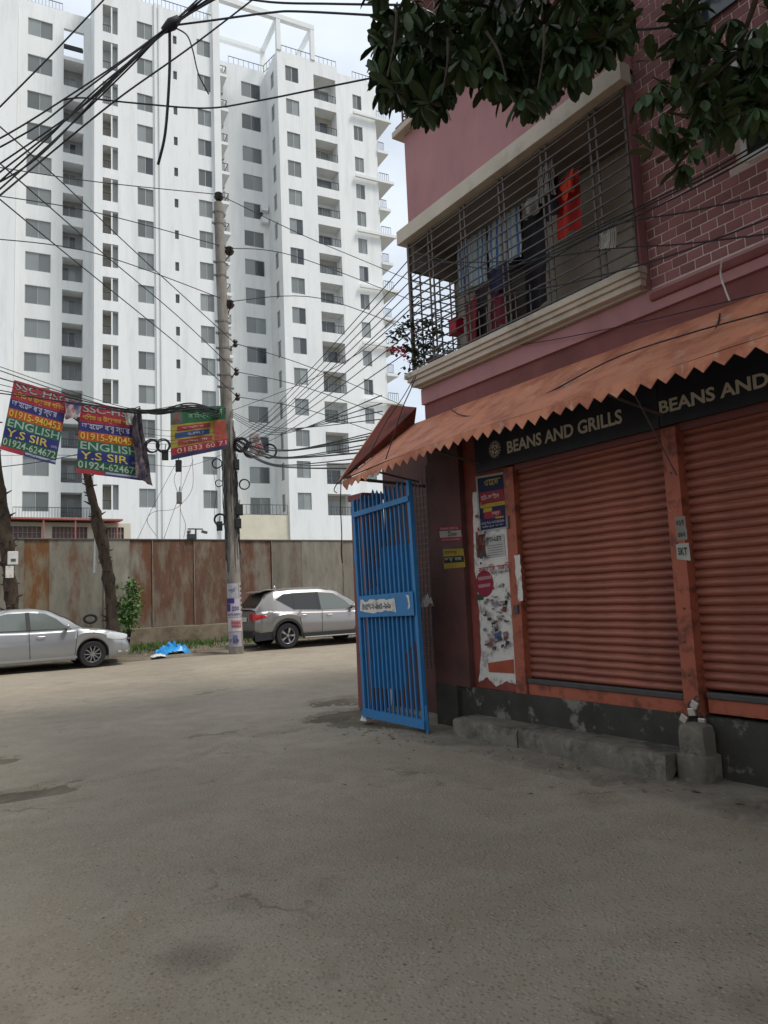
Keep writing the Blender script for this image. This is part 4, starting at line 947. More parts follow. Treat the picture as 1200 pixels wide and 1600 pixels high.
rag('long dark ragged banner cloth at the right edge of straight banner', [(206, 640), (218, 637), (238, 760), (212, 745)], 20.1, ('4a4448', '7a6c6e', '2c2c4a'), 5, .09)
rag('small pale scrap of cloth over corner of the straight banner', [(196, 640), (208, 639), (207, 664), (198, 665)], 20.05, ('8f938c', '6f756f', 'a3a7a0'), 6, .03)

# number tag on the cable bundle
pn = Panel(at(390, 678, Y=19.4), at(404, 677, Y=19.4), at(416, 713, Y=19.4), at(399, 716, Y=19.4))
printed('cable_tag', 'small pinkish printed card hanging among the coils', 'card', pn, ink('a89a98'), [(.05, .95, .05, .3, '8d8380')], [('নেট', .15, .85, .62, .9, '5a4a4c'), ('1065', .1, .95, .36, .58, '9c3a3a'), ('২৪', .2, .9, .08, .28, '4a4446')])

# ---------------------------------------------------------------- bare pruned trunks behind the banners
def trunk(label, pts, rad, seed):
    base = pts[0]; t = thing('bare_trunk', label, 'tree trunk', tuple(base), 0, 'bare pruned tree trunks by the wall'); rr = random.Random(seed)
    P3 = [Vector(p) - Vector(base) for p in pts]; fine, fr = [], []
    for i in range(len(P3) - 1):
        for k in range(5):
            fine.append(P3[i].lerp(P3[i + 1], k / 5)); fr.append(rad[i] + (rad[i + 1] - rad[i]) * k / 5)
    fine.append(P3[-1]); fr.append(rad[-1])
    rows = []
    for p, r in zip(fine, fr):
        rows.append([p + Vector((math.cos(a_), math.sin(a_), 0)) * r * (1 + .4 * nz2(math.cos(a_) * 2 + p.z * 3, math.sin(a_) * 2, 1, seed) + .3 * nz2(math.cos(a_) * 3, p.z * 9, 1, seed + 4)) for a_ in [2 * math.pi * j / 14 for j in range(14)]])
    mb = MB().grid(rows, True); mb.face(rows[-1]); mb.build('trunk', M['bark'], t, smooth=60)
    for k in range(60):
        i = rr.randrange(3, len(fine)); p = fine[i]; a_ = rr.uniform(0, 6.28); d = Vector((math.cos(a_), math.sin(a_), rr.uniform(-.1, .7))); l = rr.uniform(.04, .16)
        MB().tube([p + d * fr[i] * .7, p + d * (fr[i] + l)], [.035, .012], 6).build('twig_stub', M['bark'], t)
TY = 21.3
trunk('bare leaning trunk rising behind the straight striped banner', [at(176, 1012, Y=TY), at(174, 940, Y=TY), at(166, 880, Y=TY), at(157, 835, Y=TY), at(147, 790, Y=TY), at(138, 752, Y=TY), at(131, 715, Y=TY), at(126, 660, Y=TY), at(118, 630, Y=TY)], [.19, .15, .14, .18, .12, .10, .085, .075, .04], 3)
trunk('bare trunk at the left picture edge behind the silver sedan', [at(22, 1022, Y=TY), at(20, 960, Y=TY), at(14, 900, Y=TY), at(10, 850, Y=TY), at(4, 800, Y=TY), at(-4, 740, Y=TY), at(-10, 660, Y=TY)], [.2, .16, .15, .18, .15, .13, .08], 8)
mb = MB(); t = thing('meter_box', 'small white meter box strapped to the left bare trunk', 'box', tuple(at(20, 872, Y=TY - .4)))
MB().box(-.12, .12, -.06, .06, -.17, .17).build('case', M['whitefilm'], t, bevel=.015); MB().box(-.05, .06, -.07, -.061, -.09, -.02).build('dial', M['dark'], t); MB().box(-.16, .02, -.05, .05, -.5, -.2).build('lower_case', M['paper'], t)
t = thing('white_pipe', 'white plastic pipe leaning beside the bare trunk', 'pipe', tuple(at(148, 895, Y=TY + .3)))
MB().tube([(0, 0, 0), Vector(at(150, 840, Y=TY + .3)) - Vector(at(148, 895, Y=TY + .3)), Vector(at(153, 832, Y=TY + .3)) - Vector(at(148, 895, Y=TY + .3))], .04, 8).build('tube', M['whitefilm'], t)
t = thing('tyre_loop', 'small black rubber loop on the wall above the sedan bonnet', 'loop', tuple(at(141, 967, Y=24.3)))
MB().tube([(.18 * math.cos(a_), 0, .12 * math.sin(a_)) for a_ in [2 * math.pi * i / 20 for i in range(21)]], .04, 7, False).build('ring', M['trimblack'], t)
# camera mast on the wall top
t = thing('camera_mast', 'short mast with two small cameras on top of the steel wall', 'camera', tuple(at(306, 843, Y=24.5)))
MB().tube([(0, 0, 0), (0, 0, .38)], .03, 8).build('mast', M['rail'], t); MB().bar((-.28, 0, .36), (.25, 0, .36), .04).build('arm', M['rail'], t)
for s_ in (-1, 1): MB().bar((s_ * .22, -.02, .28), (s_ * .32, -.18, .22), .09).build('camera_head', M['galv'], t)
bx('battery_box', M['rail'], t, -.3, -.02, -.12, .05, 0.02, .18)

# ---------------------------------------------------------------- cars
def make_car(name, label, P, loc):
    t = thing(name, label, 'car', loc); Lc = P['L']
    def ip(tab, x):
        if x <= tab[0][0]: return tab[0][1]
        for (a_, u), (b_, v) in zip(tab, tab[1:]):
            if x <= b_:
                s = (x - a_) / (b_ - a_); s = s * s * (3 - 2 * s) * .5 + s * .5; return u + (v - u) * s
        return tab[-1][1]
    deck = lambda x: ip(P['deck'], x); hw = lambda x: ip(P['half'], x); roof = lambda x: ip(P['roof'], x)
    def low(x):
        z = ip(P['low'], x)
        for xw in P['wheels']:
            d = abs(x - xw)
            if d < P['arch']: z = max(z, P['wr'] + math.sqrt(P['arch'] ** 2 - d * d) * 1.0)
        return z
    RW = P.get('rows', ((0, -.06), (.1, -.02), (.3, 0), (.52, .0), (.66, .004), (.74, -.018), (.9, -.03), (.97, -.055), (1, -.10)))
    xs = []; q = 0.0
    while q < Lc + 1e-6: xs.append(round(q, 4)); q += .04
    for xw in P['wheels']: xs += [xw - P['arch'] + .001, xw + P['arch'] - .001]
    xs = sorted(set(xs)); rows = []
    def end(x, f):
        fr = max(0, (x - (Lc - .45)) / .45); rr_ = max(0, (.35 - x) / .35)
        return -P['nose'] * fr ** 1.5 * (abs(f - .42) / .58) ** 2 + P['tail'] * rr_ ** 1.5 * (abs(f - .45) / .55) ** 2
    for x in xs:
        lo, dk, w = low(x), deck(x), hw(x); ring = []
        for f, dw in RW: ring.append((x + end(x, f), -(w + dw), lo + (dk - lo) * f))
        for yy in (-.55, 0, .55): ring.append((x + end(x, 1), yy * w, dk + .025 * (1 - (yy / 1) ** 2)))
        for f, dw in RW[::-1]: ring.append((x + end(x, f), (w + dw), lo + (dk - lo) * f))
        rows.append(ring)
    mb = MB().grid(rows)
    for ring in (rows[0], rows[-1]):
        n = len(ring)
        for i in range(n // 2 - 1): mb.face([ring[i], ring[i + 1], ring[n - 2 - i], ring[n - 1 - i]])
    mb.build('body', P['paint'], t, smooth=38)
    MB().box(.35, Lc - .35, -P['half'][2][1] + .12, P['half'][2][1] - .12, P['low'][1][1] + .02, .62).build('underbody', M['trimblack'], t)
    # greenhouse
    TB, G0, G1 = P['tumble'], P['roof'][0][0], P['roof'][-1][0]
    wb = lambda x: hw(x) - .085
    ys = lambda x, z: wb(x) - max(0, z - deck(x)) * TB
    gxs = [G0 + (G1 - G0) * i / 44 for i in range(45)]; rows = []
    for x in gxs:
        z = max(roof(x), deck(x)); ring = []
        zs = deck(x) - .02; yt = ys(x, z)
        ring += [(x, -wb(x), zs), (x, -ys(x, deck(x) + (z - deck(x)) * .5), deck(x) + (z - deck(x)) * .5), (x, -ys(x, deck(x) + (z - deck(x)) * .93), deck(x) + (z - deck(x)) * .93), (x, -yt + .05, z + .012), (x, -yt * .5, z + .035), (x, 0, z + .042)]
        ring += [(a_, -b_, c_) for a_, b_, c_ in ring[-2::-1]]
        rows.append(ring)
    MB().grid(rows).build('cabin', P['paint'], t, smooth=32)
    for s_ in (-1, 1):
        for nm, poly, mm in P['glass']:
            mb = MB(); mb.face([(x, s_ * (ys(x, z) + .006), z) for x, z in poly]); o = mb.build(nm, M[mm], t)
        for nm, poly in P.get('pillars', ()):
            mb = MB(); mb.face([(x, s_ * (ys(x, z) + .009), z) for x, z in poly]); mb.build(nm, M['trimblack'], t)
    def strip(name, xa, xb, mm, inset=.07):
        rows = []
        for i in range(13):
            x = xa + (xb - xa) * i / 12; z = roof(x); yt = ys(x, z) - .05 - inset
            rows.append([(x, yy * yt, z + .03 + .012 * (1 - yy * yy) + P.get('gl', .008)) for yy in (-1, -.5, 0, .5, 1)])
        MB().grid(rows).build(name, M[mm], t, smooth=True)
    strip('windscreen', *P['screen'], 'carglass'); strip('rear_window', *P['rear'], 'carglass2')
    # wheels
    R = P['wr']
    for xw in P['wheels']:
        for s_ in (-1, 1):
            w_ = bpy.data.objects.new('wheel', None); COL.objects.link(w_); w_.parent = t; yo = s_ * (hw(xw) - .12); w_.location = (xw, yo, R)
            MB().lathe([(R * .66, -.10), (R * .93, -.105), (R, -.07), (R, .07), (R * .93, .105), (R * .66, .10)], 28, 'Y').build('tyre', M['tyre'], w_, smooth=40)
            mb = MB(); o_ = s_ * .08
            mb.lathe([(R * .67, o_), (R * .63, o_ + s_ * .01), (R * .60, o_), (R * .6, 0)], 28, 'Y')
            for k in range(P['spokes']):
                a_ = 2 * math.pi * k / P['spokes']
                for da in ((-.09, .09) if P['spokes'] < 9 else (0,)):
                    mb.bar((math.cos(a_) * .03, o_, math.sin(a_) * .03), (math.cos(a_ + da) * R * .62, o_, math.sin(a_ + da) * R * .62), .03, .022)
            mb.lathe([(0, o_ + s_ * .012), (.045, o_ + s_ * .01), (.05, o_)], 14, 'Y'); mb.build('rim', M['alloy'], w_, smooth=40)
            MB().lathe([(0, s_ * .02), (R * .6, s_ * .02)], 24, 'Y').build('brake_disc', M['trimblack'], w_)
            rows = [[(xw + math.cos(a_) * rr_, s_ * (hw(xw) - .10), R + math.sin(a_) * rr_) for rr_ in (R * .5, P['arch'] + .01)] for a_ in [math.pi * k / 16 for k in range(17)]]
            rows2 = [[(xw + math.cos(a_) * (P['arch'] - .002), s_ * (hw(xw) - dd), R + math.sin(a_) * (P['arch'] - .002)) for dd in (.02, .5)] for a_ in [math.pi * k / 16 for k in range(17)]]
            MB().grid(rows2).build('wheel_well', M['trimblack'], t)
            if P.get('cladding'):
                rows = [[(xw + math.cos(a_) * q_, s_ * (hw(xw) + .012), R + math.sin(a_) * q_) for q_ in (P['arch'] - .01, P['arch'] + .055)] for a_ in [math.pi * k / 16 for k in range(17)]]
                MB().grid(rows).build('arch_trim', M['trimblack'], t)
    # seams, handles, mirrors
    for s_ in (-1, 1):
        for x0, x1, z0, z1 in P['seams']:
            pts = [(x0 + (x1 - x0) * k / 8, s_ * (hw(x0 + (x1 - x0) * k / 8) + .003 - (.02 if k == 8 else 0) - (.012 if k == 0 else 0)), z0 + (z1 - z0) * k / 8) for k in range(9)]
            MB().tube(pts, .006, 5).build('door_seam', M['trimblack'], t)
        for x, z in P['handles']:
            MB().tube([(x - .09, s_ * (hw(x) + .0), z), (x - .06, s_ * (hw(x) + .025), z), (x + .06, s_ * (hw(x) + .025), z), (x + .09, s_ * hw(x), z)], .014, 6).build('door_handle', P['handle_mat'], t)
        x, z = P['mirror']; y_ = s_ * (wb(x) + .14)
        mb = MB(); mb.lathe([(0, -.05), (.045, -.045), (.075, -.01), (.078, .03), (.06, .05), (0, .052)], 12, 'X', (0, 0, 0)); mb.v = [(a_ + x, b_ * 1.25 + y_, c_ * .85 + z) for a_, b_, c_ in mb.v]; mr_ = mb.build('wing_mirror', P['paint'], t, smooth=45)
        MB().bar((x + .02, s_ * (wb(x) - .02), z - .05), (x, y_ - s_ * .05, z - .05), .04, .05).build('mirror_arm', M['trimblack'], mr_)
    P['extra'](t, hw, deck)
    return t
def sedan_extra(t, hw, deck):
    for s_ in (-1, 1):
        rows = []
        for i in range(9):
            x = 3.78 + .53 * i / 8; y_ = hw(x) + .004 if i < 7 else hw(x) - .012 * (i - 6); zc_ = .735 - .055 * i / 8
            hgt = .03 + .055 * math.sin(math.pi * (.15 + .75 * i / 8)); rows.append([(x - .02 * (i == 8), s_ * y_, zc_ - hgt), (x, s_ * (y_ + .006), zc_), (x, s_ * (y_ - .03), zc_ + hgt)])
        MB().grid(rows).build('headlight', M['lampclear'], t, smooth=True)
        MB().lathe([(0, 0), (.05, .01), (.055, 0)], 14, 'X', (4.27, s_ * .62, .44)).build('fog_lamp', M['lampclear'], t)
        MB().bar((4.05, s_ * (hw(4.05) + .0), .33), (4.32, s_ * (hw(4.32) - .02), .33), .02, .05).build('bumper_accent', M['chrome'], t)
        MB().bar((1.3, s_ * (hw(2) - .015), .27), (3.1, s_ * (hw(2) - .015), .27), .03, .05).build('sill_trim', M['silver'], t)
    MB().box(4.36, 4.41, -.5, .5, .32, .52).build('grille', M['trimblack'], t); MB().box(4.38, 4.42, -.62, .62, .60, .64).build('grille_bar', M['chrome'], t)
    for s_ in (-1, 1): MB().box(-.01, .06, s_ * .5, s_ * .8, .72, .9).build('tail_lamp', M['redlamp'], t)
SED = dict(L=4.4, paint=M['silver'], handle_mat=M['chrome'], wheels=(.86, 3.46), wr=.31, arch=.365, nose=.10, tail=.12, tumble=.42, spokes=10,
    deck=[(0, .84), (.12, .96), (.6, .985), (1.2, .95), (2.0, .925), (2.9, .93), (3.15, .945), (3.7, .885), (4.05, .81), (4.25, .74), (4.36, .66), (4.4, .58)],
    half=[(0, .70), (.2, .80), (.8, .845), (2.2, .85), (3.4, .845), (3.9, .825), (4.2, .76), (4.33, .68), (4.4, .60)],
    low=[(0, .32), (.4, .22), (1.4, .20), (3.0, .20), (3.9, .20), (4.4, .24)],
    roof=[(.5, .98), (.85, 1.16), (1.25, 1.355), (1.7, 1.425), (2.15, 1.425), (2.5, 1.37), (2.85, 1.2), (3.22, .955)],
    glass=[('side_window', [(2.10, .955), (2.92, .96), (2.66, 1.20), (2.42, 1.335), (2.08, 1.365)], 'carglass'), ('side_window', [(1.05, .975), (2.0, .955), (1.99, 1.365), (1.60, 1.36), (1.30, 1.27)], 'carglass')],
    pillars=[('pillar_trim', [(2.0, .95), (2.10, .95), (2.08, 1.37), (1.99, 1.37)]), ('window_trim', [(1.0, .945), (3.0, .945), (2.97, .96), (1.0, .965)])],
    screen=(2.52, 3.18), rear=(.58, 1.2), seams=[(2.08, 2.05, .30, .95), (3.05, 3.12, .32, .92), (1.05, .98, .5, .94)], handles=[(2.32, .80), (1.28, .81)], mirror=(2.86, 1.01), extra=sedan_extra)
make_car('parked_sedan', 'silver sedan parked at the left picture edge, facing right', SED, (3.9 - 3.46, 19.84, 0.02))
def suv_extra(t, hw, deck):
    for s_ in (-1, 1):
        rows = []
        for i in range(9):
            x = .02 + .42 * i / 8; y_ = hw(x) + .006; z1 = 1.02 - .01 * i; z0 = .84 + .13 * (i / 8) ** 1.3
            rows.append([(x, s_ * y_, z0), (x, s_ * (y_ + .008), (z0 + z1) / 2), (x, s_ * (y_ - .004), z1)])
        MB().grid(rows).build('tail_lamp', M['redlamp'], t, smooth=True)
        MB().box(-.035, .02, s_ * .52, s_ * .80, .84, 1.02).build('tail_lamp', M['redlamp'], t)
        MB().box(-.03, .0, s_ * .55, s_ * .74, .47, .51).build('reflector', M['redlamp'], t)
        MB().bar((1.45, s_ * (hw(2) + .005), .33), (3.3, s_ * (hw(2) + .005), .33), .03, .16).build('sill_cladding', M['trimblack'], t); MB().bar((1.5, s_ * (hw(2) + .02), .285), (3.2, s_ * (hw(2) + .02), .285), .02, .03).build('sill_trim', M['chrome'], t)
        MB().tube([(.85, s_ * .60, 1.665), (1.0, s_ * .60, 1.71), (2.2, s_ * .60, 1.715), (2.5, s_ * .59, 1.66)], .014, 6).build('roof_rail', M['galv'], t)
        MB().bar((.0, s_ * (hw(.1) - .02), .36), (.55, s_ * (hw(.5) + .004), .40), .03, .22).build('bumper_cladding', M['trimblack'], t)
    MB().box(-.045, .0, -.26, .26, .80, .92).build('number_plate', M['numberplate'], t); MB().box(-.05, .05, -.78, .78, .34, .52).build('rear_bumper', M['trimblack'], t)
    mb = MB(); mb.grid([[(x, y_, 1.665 - .05 * (x < .4) + .01) for y_ in (-.58, 0, .58)] for x in (.28, .45, .8)]); mb.build('spoiler', M['silver2'], t)
    MB().lathe([(0, 0), (.05, 0), (.04, .05), (0, .1)], 10, 'Z', (1.0, 0, 1.73)).build('antenna', M['silver2'], t)
SUV = dict(L=4.66, paint=M['silver2'], handle_mat=M['chrome'], wheels=(.98, 3.68), wr=.36, arch=.43, nose=.16, tail=.10, tumble=.36, spokes=5, cladding=True,
    deck=[(0, 1.08), (.3, 1.09), (1.0, 1.06), (2.2, 1.02), (3.3, 1.0), (3.6, 1.0), (4.2, .92), (4.5, .80), (4.66, .62)],
    half=[(0, .80), (.2, .88), (.8, .93), (2.2, .935), (3.6, .93), (4.2, .88), (4.5, .74), (4.66, .6)],
    low=[(0, .42), (.4, .30), (1.5, .27), (3.2, .27), (4.2, .28), (4.66, .34)],
    roof=[(.06, 1.10), (.22, 1.28), (.45, 1.55), (.72, 1.645), (1.4, 1.69), (2.2, 1.685), (2.7, 1.60), (3.1, 1.38), (3.62, 1.02)],
    glass=[('side_window', [(2.12, 1.06), (3.22, 1.06), (2.98, 1.30), (2.62, 1.53), (2.12, 1.575)], 'carglass'), ('side_window', [(1.30, 1.10), (2.03, 1.065), (2.03, 1.58), (1.30, 1.575)], 'carglass2'), ('quarter_window', [(.70, 1.40), (1.22, 1.11), (1.22, 1.57), (.95, 1.555)], 'carglass2')],
    pillars=[('pillar_trim', [(2.03, 1.06), (2.12, 1.06), (2.12, 1.58), (2.03, 1.585)]), ('pillar_trim', [(1.22, 1.10), (1.30, 1.10), (1.30, 1.58), (1.22, 1.575)])],
    screen=(2.75, 3.55), rear=(.10, .44), seams=[(2.08, 2.12, .40, 1.04), (1.28, 1.42, .9, 1.09), (1.42, 1.36, .62, .9), (3.25, 3.3, .42, 1.0)], handles=[(2.35, .90), (1.5, .93)], mirror=(3.12, 1.12), extra=suv_extra, gl=.012)
make_car('parked_suv', 'silver sport utility car parked behind the utility pole', SUV, (8.5, 20.78, .02)).scale = (1.02, 1.02, 1.02)

# ---------------------------------------------------------------- cables
def smoothpts(pts, n=8):
    P_ = [Vector(p) for p in pts]
    if len(P_) == 2: P_ = [P_[0], P_[0].lerp(P_[1], .5) - Vector((0, 0, (P_[1] - P_[0]).length * .012)), P_[1]]
    out = []
    for i in range(len(P_) - 1):
        a_, b_, c_, d_ = P_[max(i - 1, 0)], P_[i], P_[i + 1], P_[min(i + 2, len(P_) - 1)]
        for k in range(n):
            u = k / n; out.append(.5 * ((2 * b_) + (c_ - a_) * u + (2 * a_ - 5 * b_ + 4 * c_ - d_) * u * u + (3 * b_ - a_ - 3 * c_ + d_) * u ** 3))
    out.append(P_[-1]); return out
def cable(label, pts, r, group=None, m_=None, name='overhead_cable'):
    P_ = smoothpts(pts); c = P_[0]
    o = MB().tube([p - c for p in P_], r, 6).build(name, m_ or M['wire'], None, smooth=True); o.location = c
    return tag(o, label, 'cable', group)
D = lambda x, y, d: at(x, y, D=d)
GB = 'thick cable bundle across the upper left sky'
STR = 'black strand of the thick cable bundle across the upper left'
for pts in ([(-30, 232, 8.2), (45, 190, 8.4), (180, 102, 8.8), (268, 38, 9), (345, -15, 9.3)], [(-30, 246, 8.2), (60, 196, 8.4), (120, 150, 8.6), (268, 40, 9.02), (352, -15, 9.3)], [(-30, 276, 8.2), (130, 165, 8.7), (200, 98, 8.9), (268, 36, 8.97), (338, -18, 9.25)],
            [(-30, 310, 8.15), (75, 215, 8.5), (150, 140, 8.7), (266, 44, 9.0), (330, -14, 9.2)], [(-30, 300, 8.2), (60, 245, 8.4), (170, 132, 8.75), (268, 42, 8.98), (360, -18, 9.3)], [(-30, 322, 8.1), (100, 205, 8.55), (200, 108, 8.85), (269, 40, 9.03), (356, -12, 9.32)], [(-30, 292, 8.12), (100, 190, 8.55), (210, 90, 8.85), (267, 38, 9.0), (325, -16, 9.2)]):
    cable(STR, [D(*p) for p in pts], .0095, GB)
o = MB().tube([D(255, 48, 8.98) - D(268, 38, 9), Vector((0, 0, 0)), D(280, 28, 9) - D(268, 38, 9)], [.04, .075, .04], 10).build('cable_knot', M['wire'], None, smooth=True); o.location = D(268, 38, 9); tag(o, 'black taped knot where the thick cable bundle crosses', 'cable knot')
cable('thick loose cable end dangling straight down from the knot', [D(265, 48, 9), D(265, 105, 9), D(262, 165, 9), (D(257, 215, 9)), D(247, 257, 9)], .018)
cable('short curled cable from the knot ending over the tower', [D(275, 44, 9), D(292, 55, 9), D(301, 78, 9), D(310, 115, 9), D(326, 147, 9)], .009)
cable('straight cable crossing the upper left corner', [D(-20, 187, 9), D(80, 86, 9.2), D(175, -14, 9.4)], .010)
cable('cable rising from left edge below the bundle to the top', [D(-20, 322, 8), D(100, 222, 8.6), D(190, 150, 9), D(300, 72, 9.4), D(420, -20, 9.8)], .011)
cable('cable dipping from the bundle toward the leaves above tower roof', [D(100, 156, 9), D(130, 153, 9), D(210, 161, 9), D(320, 169, 9), (D(400, 158, 8.6)), D(500, 138, 8.2), D(600, 118, 7.8)], .010)
cable('cable from the knot to the leaves near the top', [D(268, 40, 9), D(330, 32, 8.8), D(420, 20, 8.4), D(470, 18, 8.2), D(620, 26, 7.6)], .012)
cable('uppermost cable reaching the leaves', [D(330, -12, 9), D(420, 3, 8.6), D(520, 6, 8.2), D(640, 8, 7.6)], .012)
GH = 'power lines on the pole insulators'
pz = lambda z, dx=0: Vector((PX + PP(z, dx)[0], PY - .05, z))
i1, i2, i3 = pz(13.45), pz(11.85, .26), pz(10.2, .2); j1, j2, j3 = pz(8.95, .33), pz(8.1, .33), pz(7.35, .33)
cable('topmost power line, from left edge to the pole top', [D(-30, 257, 17), D(150, 284, 19), i1], .012, GH); cable('topmost power line right of the pole', [i1, D(470, 366, 23), D(560, 404, 25), D(660, 446, 27)], .012, GH)
cable('second power line from left edge to the pole', [D(-30, 302, 17), D(150, 332, 19), i2], .012, GH); cable('second power line right of the pole', [i2, D(460, 400, 23), D(640, 468, 26)], .012, GH)
cable('third power line from left edge to the pole', [D(-30, 371, 17), D(150, 396, 19), i3], .012, GH); cable('third power line right of the pole', [i3, D(500, 466, 23), D(660, 524, 26)], .012, GH)
cable('steep power line to upper shackle insulator', [D(-20, 180, 10), D(100, 288, 13), D(215, 397, 16.5), j1], .011, GH); cable('power line right of upper shackle insulator', [j1, D(480, 572, 23), D(640, 638, 26)], .011, GH)
cable('steep power line to middle shackle insulator', [D(-20, 238, 10), D(160, 395, 15), D(280, 496, 18.5), j2], .011, GH); cable('power line right of middle shackle insulator', [j2, D(480, 606, 22.5), D(640, 664, 25)], .011, GH)
cable('steep power line to lowest shackle insulator', [D(-20, 295, 10), D(105, 398, 14), D(280, 540, 18.5), j3], .011, GH); cable('power line right of lowest shackle insulator', [j3, D(480, 640, 22.5), D(600, 680, 25)], .011, GH)
# messy horizontal bundle at banner height
GM = 'messy service cables at banner height'
hub = pz(6.9); rr = random.Random(9)
for k, (ya, yb, yc) in enumerate(((566, 622, 640), (572, 628, 644), (585, 632, 641), (596, 636, 642), (606, 640, 646), (612, 638, 645))):
    cable('thin service cable from left edge over the striped banners to the pole', [D(-20, ya, 17.5), D(120, yb - 8, 18.5), D(216, yc, 19), D(290, 633 + k * 2, 19.4), hub + Vector((0, 0, -.05 * k))], .009 + .003 * (k % 3), GM)
for k in range(4): cable('thick ragged cable run above the green banner', [D(212 + 3 * k, 640 + k, 19), D(250, 641 + 2 * k, 19.3), D(300, 630 + k * 3, 19.5), hub + Vector((0, 0, .06 * k - .1))], .02, GM)
for k, (ya, yb) in enumerate(((668, 672), (677, 680), (684, 686), (692, 690), (700, 705), (724, 727))):
    cable('thin slack cable between the straight banner and green banner', [D(225, ya, 19.4), D(262, (ya + yb) / 2 + 3, 19.5), D(300, yb, 19.8), pz(6.2 - .1 * k)], .006, GM)
cable('single cable along the bottom of the tilted banner', [D(-20, 732, 18), D(60, 722, 18.5), D(130, 708, 19)], .011)
cable('level thin cable below the tilted banner', [D(-20, 712, 18), D(120, 712, 19), D(215, 726, 19.3)], .006)
# fan of drop wires from the pole to the balcony corner
GF = 'fan of drop wires between pole and pink building'
hub2 = pz(6.05, .15)
for k, (x, y) in enumerate(((642, 402), (643, 418), (644, 436), (645, 452), (646, 470), (648, 492), (650, 512), (651, 540))):
    e = at(x, y, X=4.93); mid = (hub2 + e) / 2; a_ = hub2 + Vector((.02 * k, 0, -.04 * k))
    cable('drop wire fanning from the pole up to the grilled balcony corner', [a_, a_.lerp(e, .35) - Vector((0, 0, .18 + .03 * (k % 3))), a_.lerp(e, .7) - Vector((0, 0, .14)), e], .0065, GF)
e = at(655, 470, X=4.95); cable('single wire crossing the fan at a flatter angle', [pz(6.9, .1), D(470, 600, 16), D(560, 552, 12), e], .007)
GG = 'service cables from pole to awning corner'
for k in range(9):
    e = Vector((4.6 + .09 * k, 7.5 - .02 * k, 2.98 + .075 * k)); a_ = hub2 + Vector((.06, -.05, .03 * k - .15))
    cable('service cable sagging from the pole to the awning corner', [a_, a_.lerp(e, .18) - Vector((0, 0, .16 + .02 * (k % 4))), a_.lerp(e, .5) - Vector((0, 0, .28 + .04 * (k % 3))), e], .009 if k % 3 else .013, GG)
for k in range(4):
    e = Vector((4.9, 7.4, 3.6 + .1 * k)); cable('slack wire from the banner hub toward the awning ridge', [hub + Vector((.1, 0, -.05 * k)), hub.lerp(e, .5) - Vector((0, 0, .3 + .1 * k)), e], .007, GG)
cable('knotted wire hanging down from the awning corner', [at(533, 750, X=4.2), at(532, 790, X=4.2), at(534, 835, X=4.2), at(533, 862, X=4.2), at(535, 880, X=4.2)], .006); cable('short hooked wire end at the awning corner', [at(548, 742, X=4.2), at(530, 752, X=4.18), at(522, 765, X=4.18), at(526, 770, X=4.18)], .006)
cable('wire dropping from balcony corner across the end flap', [at(650, 588, X=4.8), at(641, 610, X=4.7), at(628, 640, X=4.6), at(612, 690, X=4.4), at(601, 722, X=4.3)], .006); cable('second wire from balcony corner across the end flap', [at(647, 590, X=4.8), at(630, 620, X=4.7), at(600, 665, X=4.5), at(573, 720, X=4.3)], .005)
# hanging slack cables in front of the tower, right of the ragged banner
for lab, pts in (('slack cable hanging in a long loop below the coils', [(296, 668), (300, 712), (301, 760), (286, 785), (270, 796), (240, 800), (230, 815), (245, 838)]), ('straight guy wire slanting down left to the wall', [(276, 722), (240, 790), (215, 842)]), ('thin wire dropping to the wall top behind junction box', [(284, 720), (282, 780), (281, 842), (281, 852)]), ('curly wire looping right of the hanging junction boxes', [(281, 730), (272, 748), (279, 775), (283, 800), (290, 820), (287, 840)]), ('guy wire slanting from the green banner to the wall', [(302, 718), (280, 775), (256, 842)]), ('wire hanging along the left side of the pole', [(333, 735), (338, 770), (335, 800), (341, 835)])):
    cable(lab, [at(*p, Y=20.6) for p in pts], .006)
# facade wires on the pink building
GW = 'wires strung along the pink facade'
for lab, pts in (('upper wire of the dark wire group across the brick wall', [(690, 470), (760, 440), (860, 388), (1000, 322), (1100, 272), (1230, 198)]), ('middle wire of the dark wire group across the brick wall', [(660, 478), (760, 447), (880, 384), (1010, 322), (1120, 268), (1230, 205)]), ('lower wire of the dark wire group across the brick wall', [(655, 500), (780, 452), (900, 382), (1020, 326), (1130, 270), (1230, 212)]),
                 ('wire crossing the brick wall just under the leaves', [(650, 395), (760, 420), (860, 398), (960, 352), (1080, 330), (1230, 296)]), ('nearly level wire low on the brick wall', [(655, 410), (800, 408), (960, 388), (1060, 382), (1230, 362)]), ('thin wire slanting over the grille to the brick wall', [(650, 520), (760, 470), (900, 440), (1040, 402), (1230, 330)])):
    cable(lab, [at(*p, X=4.80 - .01 * i) for i, p in enumerate(pts)], .006, GW)
cable('loose wire lying across the awning roof', [at(705, 640, X=4.85), at(728, 650, X=4.7), at(790, 644, X=4.6), at(860, 612, X=4.58), at(960, 560, X=4.62), at(1080, 520, X=4.6), at(1220, 482, X=4.55)], .006); cable('branching loose wire over the awning edge', [at(1125, 490, X=4.9), at(1120, 510, X=4.75), at(1100, 545, X=4.5), at(1080, 562, X=4.3)], .006)
cable('wire along the pink band above the awning', [at(660, 545, X=4.96), at(800, 540, X=4.96), at(960, 512, X=4.96), at(1100, 480, X=4.96), at(1230, 448, X=4.96)], .004); cable('pale loose wire tail on the pink ledge', [at(1128, 405, X=4.93), at(1126, 430, X=4.93), at(1133, 452, X=4.93), at(1140, 470, X=4.93)], .007, m_=M['paper'])
cable('thin rod slanting from the awning to the orange post', [at(991, 615, X=4.35), at(1025, 680, X=4.7), at(1057, 742, X=4.97)], .006, m_=M['grill'])
